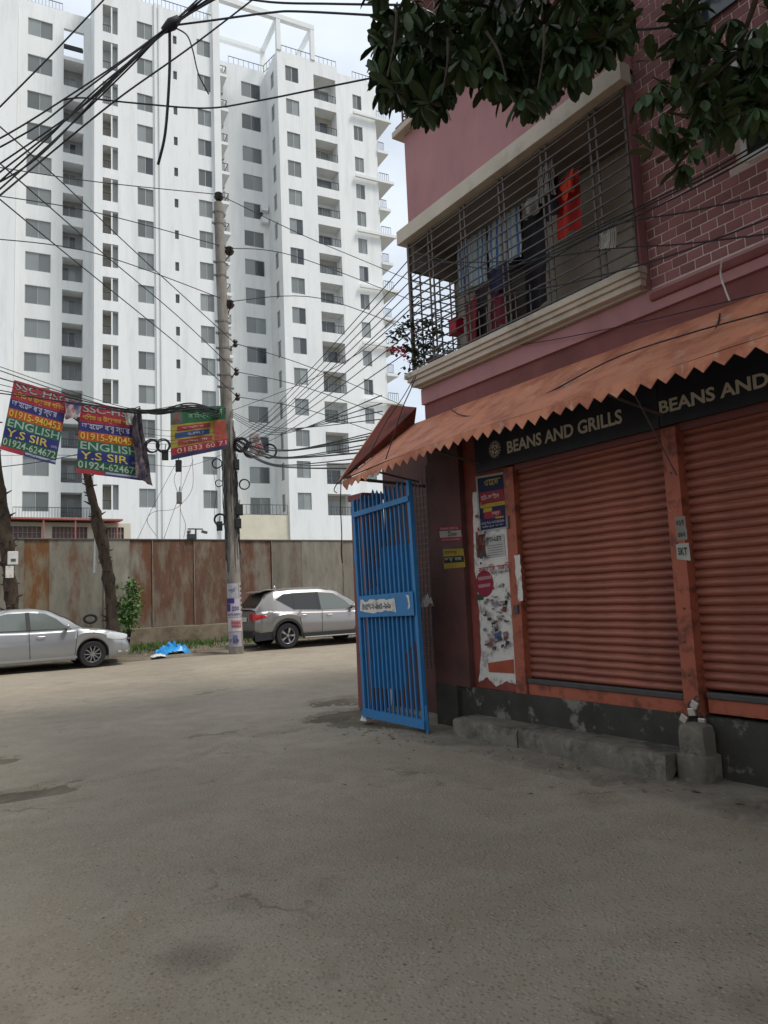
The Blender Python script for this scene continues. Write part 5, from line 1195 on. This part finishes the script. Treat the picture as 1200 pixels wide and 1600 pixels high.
cable('dark cable across the brick wall near the top leaves', [at(955, 40, X=4.9), at(1000, 46, X=4.9), at(1060, 40, X=4.9), at(1110, 34, X=4.9)], .010)
# ---------------------------------------------------------------- big tree over the lane
tree = thing('street_tree', 'large dark leafed tree hanging over the shop facade', 'tree', (3.3, -1.6, 0))
TO = Vector((3.3, -1.6, 0))
def limb(pts, r0, r1, name='limb'):
    P_ = smoothpts(pts, 6); n = len(P_); MB().tube([p - TO for p in P_], [r0 + (r1 - r0) * i / (n - 1) for i in range(n)], 9).build(name, M['bark'], tree, smooth=60)
limb([(3.3, -1.6, -.1), (3.35, -1.5, 1.5), (3.2, -1.4, 3.2), (3.3, -1.0, 5.0), (3.2, -.6, 7.5)], .27, .12, 'trunk')
rt = random.Random(21)
def leaf_faces(mb, base, d, nrm, l, w):
    """one oblong leaf, folded along its midrib"""
    d = d.normalized(); s = d.cross(nrm).normalized(); u = s.cross(d)
    q = lambda t, v: base + d * l * t - u * l * .13 * t * t + s * w * v + u * w * .3 * abs(v)
    mb.face([q(0, 0), q(.3, .34), q(.62, .5), q(.62, 0)]); mb.face([q(0, 0), q(.62, 0), q(.62, -.5), q(.3, -.34)])
    mb.face([q(.62, 0), q(.62, .5), q(.86, .40), q(.97, .16), q(1, 0)]); mb.face([q(.62, 0), q(1, 0), q(.97, -.16), q(.86, -.40), q(.62, -.5)])
hero = MB(); leaf_faces(hero, Vector((0, 0, 0)), Vector((1, 0, 0)), Vector((0, 0, 1)), 1.0, .37); hero_me = hero.mesh('leaf', M['leafrand'])
hero_me.polygons.foreach_set('use_smooth', [True] * len(hero_me.polygons))
crown = MB(); nhero = 0
def whorl(c, size, hero_leaf, droop=.9):
    global nhero
    n = rt.randint(5, 8); a0 = rt.uniform(0, 6.28); ax = Vector((rt.uniform(-.3, .3), rt.uniform(-.3, .3), -1 if rt.random() < .75 else .6)).normalized()
    e1 = ax.orthogonal().normalized(); e2 = ax.cross(e1)
    for k in range(n):
        a_ = a0 + 6.28 * k / n + rt.uniform(-.25, .25); d = (e1 * math.cos(a_) + e2 * math.sin(a_)) * rt.uniform(.55, 1.1) + ax * droop * rt.uniform(.4, 1.2)
        d.z -= .25; d.normalize(); l = size * rt.uniform(.5, 1.25); nrm = (Vector((0, 0, 1)) - ax * .4 + Vector((rt.uniform(-.4, .4), rt.uniform(-.4, .4), 0))).normalized()
        if abs(d.dot(nrm)) > .95: nrm = e1
        if hero_leaf and nhero < 295:
            s = d.cross(nrm).normalized(); u = s.cross(d); q = obj('leaf', hero_me, tree)
            mt = Matrix.Identity(4)
            for i in range(3): mt[i][0] = d[i] * l; mt[i][1] = s[i] * l; mt[i][2] = u[i] * l; mt[i][3] = (c - TO)[i]
            q.matrix_local = mt; nhero += 1
        else: leaf_faces(crown, c - TO, d, nrm, l, l * .37)
# fringe seen in the picture: (x range, lower edge) of the two hanging masses
EDGE = [(586, 80), (598, 172), (620, 160), (640, 180), (680, 195), (700, 140), (730, 120), (760, 140), (800, 160), (835, 182), (855, 185), (870, 140), (900, 128), (930, 100), (960, 84), (985, 50)]
EDGE2 = [(1062, 70), (1085, 200), (1120, 225), (1150, 215), (1180, 200), (1215, 200)]
def edge_y(tab, x):
    for (a_, u), (b_, v) in zip(tab, tab[1:]):
        if a_ <= x <= b_: return u + (v - u) * (x - a_) / (b_ - a_)
    return None
for x, y in ((1020, 110), (1028, 145), (1008, 160), (1045, 150), (1060, 175), (1035, 190), (1050, 215), (1065, 230), (1020, 250), (1045, 255), (1070, 270), (1080, 215), (1085, 245), (1062, 150), (1100, 170)): whorl(at(x, y - 14, D=rt.uniform(4.0, 4.4)), .155, True)
for tab, n in ((EDGE, 60), (EDGE2, 22)):
    for k in range(n):
        x = rt.uniform(tab[0][0], tab[-1][0]); y = edge_y(tab, x) - rt.uniform(14, 40); whorl(at(x, y, D=rt.uniform(4.4, 5.2)), .165, k < (24 if tab is EDGE else 8))
for tab, n in ((EDGE, 430), (EDGE2, 230)):
    for k in range(n):
        x = rt.uniform(tab[0][0] + 4, tab[-1][0]); y = edge_y(tab, x) - 32 - abs(rt.gauss(0, 70)); whorl(at(x, y, D=rt.uniform(4.6, 6.2)), .16, False)
# the rest of the crown, over the lane and above the camera
for k in range(1500):
    while True:
        p = Vector((rt.uniform(-1, 1), rt.uniform(-1, 1), rt.uniform(-1, 1)))
        if p.length < 1 and p.length > .35: break
    c = Vector((2.4 + p.x * 3.6, -.6 + p.y * 4.6, 8.0 + p.z * 2.3))
    v = c - EYEP; dd = v.dot(FW)
    if dd > .5:
        X_, Y_ = 600 + F_PX * v.dot(RT) / dd, 800 - F_PX * v.dot(UP) / dd
        if -60 < X_ < 1260 and Y_ > -60: continue
    whorl(c, .17, False)
o = crown.build('crown', M['leaf'], tree); tag(o, 'dense mass of dark hanging leaves', kind='stuff')
for p in (at(700, 60, D=5.2), at(850, 40, D=5.0), at(1150, 90, D=4.9), at(960, -80, D=5), at(620, 20, D=5.4)): limb([(3.3, -1.0, 5.0), Vector((3.2, -.3, 6.2)).lerp(p, .4) + Vector((0, 0, .4)), p], .08, .012)
limb([at(1150, 90, D=4.9), at(1100, 130, D=4.5), at(1060, 160, D=4.3), at(1040, 180, D=4.2)], .014, .006, 'twig')
for x, y, x2, y2 in ((1060, 160, 1020, 120), (1050, 175, 1040, 240), (850, 40, 840, 140), (700, 60, 690, 150), (620, 20, 605, 120), (760, 50, 790, 120)): limb([at(x, y, D=4.4), at((x + x2) / 2 + 4, (y + y2) / 2 - 4, D=4.35), at(x2, y2, D=4.3)], .010, .004, 'twig')

# ---------------------------------------------------------------- plants across the road
def bush(name, label, cat, org, pts, leafsize, m_, stems, n=60, spread=.25):
    t = thing(name, label, cat, tuple(org)); rr = random.Random(int(org[0] * 97)); mb = MB()
    for k in range(n):
        p = Vector(rr.choice(pts)) - org + Vector((rr.gauss(0, spread), rr.gauss(0, spread), rr.gauss(0, spread * .7)))
        for j in range(9):
            d = Vector((rr.uniform(-1, 1), rr.uniform(-1, 1), rr.uniform(-.5, .8))); d.normalize(); leaf_faces(mb, p + d * .05, d, Vector((rr.uniform(-.5, .5), rr.uniform(-.5, .5), 1)).normalized(), leafsize * rr.uniform(.6, 1.3), leafsize * .5)
    o_ = mb.build('foliage', m_, t); tag(o_, kind='stuff')
    for q in stems: MB().tube([(0, 0, 0), (Vector(q) - org) * .5 + Vector((.05, 0, .05)), Vector(q) - org], [.03, .02, .008], 6).build('stem', M['bark'], t)
bs = at(200, 975, Y=23.7); bs.z = .08
bush('wall_shrub', 'bright green shrub growing against the steel wall', 'shrub', bs, [at(200, 950, Y=23.8), at(198, 965, Y=23.7), at(196, 975, Y=23.6), at(206, 940, Y=23.9), at(207, 928, Y=23.9), at(199, 915, Y=23.9), at(204, 955, Y=23.7), at(192, 968, Y=23.6)], .13, M['shrub'], [at(200, 915, Y=23.9), at(207, 930, Y=23.8), at(194, 960, Y=23.6)], 95, .17)
# weeds on the verge: nobody could count them
rr = random.Random(31); mb = MB()
for k in range(5200):
    x = rr.uniform(1.5, 15.5); y = 24.25 - abs(rr.gauss(0, 1.1))
    if y < 20.5 or nz2(x, y, .9, 12) < -.12 + (.25 if y < 21.6 else 0): continue
    if 8.3 < x < 13.8 and 20.2 < y < 22.3: continue
    h_ = rr.uniform(.06, .24); a_ = rr.uniform(0, 6.28); w_ = rr.uniform(.008, .02); dx, dy = math.cos(a_) * w_, math.sin(a_) * w_; lx, ly = rr.uniform(-.1, .1), rr.uniform(-.1, .1)
    z = .06 + .05 * min(1, (y - 20) / 3)
    mb.face([(x - dx, y - dy, z), (x + dx, y + dy, z), (x + dx * .7 + lx * .5, y + dy * .7 + ly * .5, z + h_ * .6), (x + lx, y + ly, z + h_), (x - dx * .7 + lx * .5, y - dy * .7 + ly * .5, z + h_ * .6)])
tag(mb.build('verge_weeds', M['grass']), 'low green weeds and grass on the verge', kind='stuff')
# crumpled blue sheet
def crumple(name, label, cat, c, w, d, h_, m_, seed):
    rows = []
    for j in range(15):
        row = []
        for i in range(21):
            u, v = i / 20 * 2 - 1, j / 14 * 2 - 1; r = max(0, 1 - (u * u) ** 1.2 - (v * v) ** 1.2 * .8)
            row.append((u * w * (1 + .15 * nz2(u * 2, v * 2, 1, seed)), v * d * (1 + .2 * nz2(u * 2, v * 2, 1, seed + 2)), .015 + h_ * r ** .6 * (.55 + .6 * abs(nz2(u * 3.2, v * 3.2, 1, seed + 5)) + .5 * nz2(u * 7, v * 7, 1, seed + 7))))
        rows.append(row)
    o = MB().grid(rows).build(name, m_, None, smooth=35); o.location = c; return tag(o, label, cat)
c_ = at(270, 1023, Z=.04); crumple('plastic_sheet', 'crumpled bright blue plastic sheet on the verge', 'plastic sheet', c_, .5, .3, .34, M['bluefilm'], 3)
crumple('plastic_bag', 'crumpled pale grey plastic bag next to the blue sheet', 'plastic bag', at(247, 1027, Z=.04), .2, .14, .09, M['whitefilm'], 5); crumple('plastic_bag', 'small white plastic bag at the foot of the blue gate', 'plastic bag', at(573, 1127, Z=.0), .07, .06, .09, M['whitefilm'], 8)
crumple('rag_bundle', 'greyish rag bundle stuffed between gate and pillar', 'rag', at(668, 950, X=4.9), .07, .05, .16, M['paper'], 11)

# ---------------------------------------------------------------- balcony: laundry, plant pots
def laundry(name, label, cat, quad, X, cols, seed, folds=9, amp=.03, stripes=None):
    P3 = [at(*q, X=X) for q in quad]; c = (P3[0] + P3[1]) / 2; t = thing(name, label, cat, tuple(c), 0, 'washing hung in the grilled balcony'); tl, tr, br, bl = P3; rows = []
    for j in range(13):
        v = j / 12; rows.append([((tl * (1 - u) + tr * u) * (1 - v) + (bl * (1 - u) + br * u) * v) + Vector((amp * math.sin(u * folds + nz2(u, v, 2, seed)) * (.5 + .5 * v) + amp * .5 * nz2(u * 4, v * 3, 1, seed), .02 * nz2(u * 3, v * 4, 1, seed + 2), -.02 * math.sin(math.pi * u) * (v < .1) + .02 * nz2(u * 5, v, 1, seed) * (v > .9))) - c for u in [i / 24 for i in range(25)]])
    n_ = 25
    if stripes:
        mb = MB(); k0 = len(mb.v)
        for r in rows: mb.v += [tuple(p) for p in r]
        for j in range(12):
            for i in range(24): mb.f.append((j * n_ + i, j * n_ + i + 1, (j + 1) * n_ + i + 1, (j + 1) * n_ + i)); mb.mi.append(1 if i % stripes == 1 else (2 if i % stripes == 3 else 0))
        mb.build('cloth', [mat('cloth_%s' % h, srgb(h), .9, .08, 8) for h in cols], t, smooth=True)
    else: MB().grid(rows).build('cloth', mat('cloth_' + cols[0], srgb(cols[0]), .9, .15, 6), t, smooth=True)
    MB().tube([Vector(rows[0][0]) + Vector((0, .03, .008)), Vector(rows[0][-1]) + Vector((0, -.03, .008))], .005).build('clothesline', M['wiregrey'], t)
laundry('curtain', 'pale curtain with blue stripes at left of the balcony door', 'curtain', ((715, 368), (758, 335), (760, 440), (718, 455)), 5.45, ('a9b4b6', '3f6ea8', '8fa0a8'), 1, 20, .02, 5)
laundry('curtain', 'pale blue striped curtain in the middle of the balcony', 'curtain', ((762, 340), (812, 310), (815, 400), (764, 425)), 5.45, ('aab6ba', '466fae', '93a4ac'), 2, 22, .02, 5)
laundry('shirt', 'bright red shirt hanging high behind the grille', 'shirt', ((868, 280), (903, 262), (905, 355), (870, 375)), 5.15, ('b5302c',), 3, 8, .03); laundry('garment', 'orange red garment top beside the red shirt', 'garment', ((876, 285), (897, 262), (896, 300), (878, 312)), 5.08, ('d2472f',), 4, 6, .025)
laundry('trousers', 'long black trousers hanging behind the grille', 'trousers', ((816, 330), (852, 300), (858, 470), (824, 492)), 5.2, ('1c1b20',), 5, 5, .03); laundry('jacket', 'dark jacket left of the red shirt', 'jacket', ((845, 290), (872, 272), (872, 335), (850, 348)), 5.12, ('23232c',), 6, 6, .03)
laundry('towel', 'black and white cloth hung over the grille top', 'towel', ((843, 262), (862, 248), (866, 300), (838, 318)), 5.05, ('8f8c88', '2a2a2c', '5a5856'), 7, 7, .03, 6); laundry('towel', 'crumpled grey white towel left of the jacket', 'towel', ((815, 318), (838, 300), (840, 330), (818, 345)), 5.1, ('908c86',), 8, 9, .04)
laundry('face_cloth', 'small white patterned cloth clipped to the right of the grille', 'cloth', ((937, 362), (962, 348), (962, 388), (935, 390)), 4.88, ('aaa59c', '6d6a66', '8f8b84'), 9, 7, .015, 4)
laundry('garment', 'dark blue garment low behind the grille', 'garment', ((764, 420), (792, 408), (794, 450), (766, 462)), 5.3, ('2c2f4a',), 10, 6, .03); laundry('garment', 'maroon garment low in the balcony', 'garment', ((765, 455), (790, 445), (792, 505), (768, 515)), 5.35, ('6a2330',), 11, 6, .03)
laundry('garment', 'dull red garment at left of the balcony', 'garment', ((728, 470), (746, 462), (748, 540), (731, 548)), 5.3, ('7a2a30',), 12, 5, .03); laundry('garment', 'dark brown garment beside the dull red one', 'garment', ((742, 450), (764, 440), (766, 530), (745, 538)), 5.4, ('33292a',), 13, 5, .03)
def pot(label, p, r, h_, colr, leafm, lsize, nn, seed, name='potted_plant', spread=.12, up_=.18):
    t = thing(name, label, 'plant', tuple(p), 0, 'pot plants on the balcony sill'); rr = random.Random(seed)
    MB().lathe([(0, 0), (r * .72, 0), (r * .98, h_ * .85), (r * 1.08, h_ * .86), (r * 1.08, h_), (r * .9, h_), (r * .85, h_ * .9), (0, h_ * .9)], 14, 'Z').build('pot', mat('pot_' + colr, srgb(colr), .6, .1, 10), t, smooth=40)
    mb = MB()
    for k in range(nn):
        q = Vector((rr.gauss(0, spread), rr.gauss(0, spread), h_ + abs(rr.gauss(up_ * .6, up_ * .5))))
        for j in range(4):
            d = Vector((rr.uniform(-1, 1), rr.uniform(-1, 1), rr.uniform(-.4, .7))).normalized(); leaf_faces(mb, q, d, Vector((.1, .2, 1)).normalized(), lsize * rr.uniform(.6, 1.2), lsize * .55)
    o_ = mb.build('foliage', leafm, t); tag(o_, kind='stuff')
    for k in range(4): MB().tube([(0, 0, h_ * .9), (rr.gauss(0, spread), rr.gauss(0, spread), h_ + up_)], .005, 5).build('stem', M['bark'], t)
    return t
pot('round pot plant with dark leaves at the balcony corner', (5.08, 6.5, 3.99), .11, .13, '5a4038', M['leaf'], .06, 22, 1); pot('small plant beside the bright red planter', (5.3, 6.55, 3.99), .07, .10, '4a4a48', M['shrub'], .05, 16, 2)
t = thing('red_planter', 'small red box planter behind the end grille', 'planter', tuple(at(713, 512, X=5.25)))
MB().box(-.06, .06, -.07, .07, -.08, .08).build('box', mat('red_plastic', srgb('a82338'), .5), t, bevel=.01); MB().box(-.065, .065, -.075, .075, .081, .095).build('rim', mat('red_plastic', srgb('a82338')), t)
# bougainvillea leaning out of the corner
bo = at(652, 560, X=4.95); bt = thing('bougainvillea', 'bougainvillea with pink flowers leaning out of the balcony corner', 'plant', tuple(bo)); rr = random.Random(17)
bl, fl = MB(), MB()
arcs = [[(655, 565), (645, 540), (632, 520), (620, 522)], [(655, 560), (650, 520), (640, 505), (625, 515), (612, 535)], [(655, 570), (640, 548), (628, 545)], [(660, 560), (668, 520), (672, 500), (660, 505)], [(655, 572), (642, 566), (640, 580)], [(662, 562), (676, 525), (690, 515)]]
for a_ in arcs:
    P_ = smoothpts([at(*q, X=4.95 - .05 * i) for i, q in enumerate(a_)], 5); MB().tube([p - bo for p in P_], .006, 5).build('stem', M['bark'], bt)
    for p in P_:
        for k in range(4):
            q = p - bo + Vector((rr.gauss(0, .035), rr.gauss(0, .04), rr.gauss(0, .04))); d = Vector((rr.uniform(-1, 1), rr.uniform(-1, 1), rr.uniform(-.6, .5))).normalized(); leaf_faces(bl, q, d, Vector((rr.uniform(-.4, .4), .1, 1)).normalized(), .055, .036)
for x, y in ((612, 548), (618, 545), (624, 543), (630, 546), (627, 552), (615, 552), (632, 553), (609, 545), (634, 558), (620, 549)):
    p = at(x, y, X=4.78) - bo
    for k in range(7):
        d = Vector((rr.uniform(-1, 1), rr.uniform(-1, 1), rr.uniform(-.6, .8))).normalized(); leaf_faces(fl, p + Vector((rr.gauss(0, .018), rr.gauss(0, .02), rr.gauss(0, .018))), d, Vector((.2, .3, 1)).normalized(), .035, .03)
tag(bl.build('foliage', mat('bougainvillea_leaf', (.035, .06, .025), .6, .2, 9), bt), kind='stuff'); tag(fl.build('flowers', mat('magenta_bract', srgb('b8265e'), .7, .15, 9), bt), kind='stuff')

# ---------------------------------------------------------------- litter and rubble
rr = random.Random(41); mb = MB()
def chip(mb, x, y, z, s):
    a_ = rr.uniform(0, 6.28); pts = [(x + s * math.cos(a_ + k * 1.256) * rr.uniform(.5, 1.1), y + s * math.sin(a_ + k * 1.256) * rr.uniform(.5, 1.1), z) for k in range(5)]
    top = (x + rr.uniform(-.2, .2) * s, y, z + s * rr.uniform(.4, .9))
    for k in range(5): mb.face([pts[k], pts[(k + 1) % 5], top])
for k in range(420):
    u = rr.random(); x, y = (rr.gauss(4.45, .28), rr.gauss(7.1, .5)) if u < .75 else (rr.uniform(4.25, 4.7), rr.uniform(2.2, 6.0)); chip(mb, x, y, road_h(x, y) - .004 + (.018 if x > 4.27 and y < 6.6 else 0), rr.choice((.008, .012, .016, .03)))
for k in range(260): x, y = rr.uniform(1, 5), rr.uniform(20.3, 24); chip(mb, x * 3, y, .07, rr.choice((.03, .05, .08)))
tag(mb.build('rubble_chips', mat('rubble', srgb('7a7060'), .95, .3, 6)), 'loose stone chips and grit by gate and verge', kind='stuff')
dl = MB(); leaf_faces(dl, Vector((0, 0, 0)), Vector((1, 0, 0)), Vector((0, 0, 1)), 1, .42); dlm = dl.mesh('dry_leaf', M['dry'])
for k in range(46):
    u = rr.random()
    if u < .5: x, y = rr.uniform(4.3, 4.68), rr.uniform(2.7, 5.4)
    elif u < .8: x, y = rr.gauss(4.3, .3), rr.gauss(6.9, .4)
    else: x, y = rr.uniform(2.5, 4.3), rr.uniform(3.4, 7)
    o = obj('dry_leaf', dlm, None, (x, y, road_h(x, y) + (.03 if x > 4.27 and y < 6.6 else .006)), rr.uniform(0, 6.28)); s_ = rr.uniform(.035, .07); o.scale = (s_, s_, s_); o.rotation_euler.x = rr.uniform(-.3, .3)
    tag(o, 'curled brown dry leaf lying on the ground near the shops', 'leaf', 'dry leaves on the ground')

# ---------------------------------------------------------------- unseen house added beside the camera to block skylight and shade the lane
opp = thing('unseen_shade_house', 'plain unseen single storey house added across the lane to shade it', 'building', (-5.2, 3.0, 0))
mb = MB(); facade(mb, lambda u, d, z: (-d, u, z), -16, 5.5, 0, 3.9, [(u, u + 1.2, 1.2, 2.5, .15) for u in (-14, -10.5, -7, -3.5, 0, 3.5)]); mb.box(-9, -.3, -15.9, 5.5, 0, 3.9); mb.build('wall', M['inner'], opp)
for u in (-14, -10.5, -7, -3.5, 0, 3.5): window(opp, (-.1, u, 1.2), R_(90), 1.2, 1.3)
bx('roof_slab', M['trim'], opp, -9.3, .5, -16.3, 5.9, 3.902, 4.1)
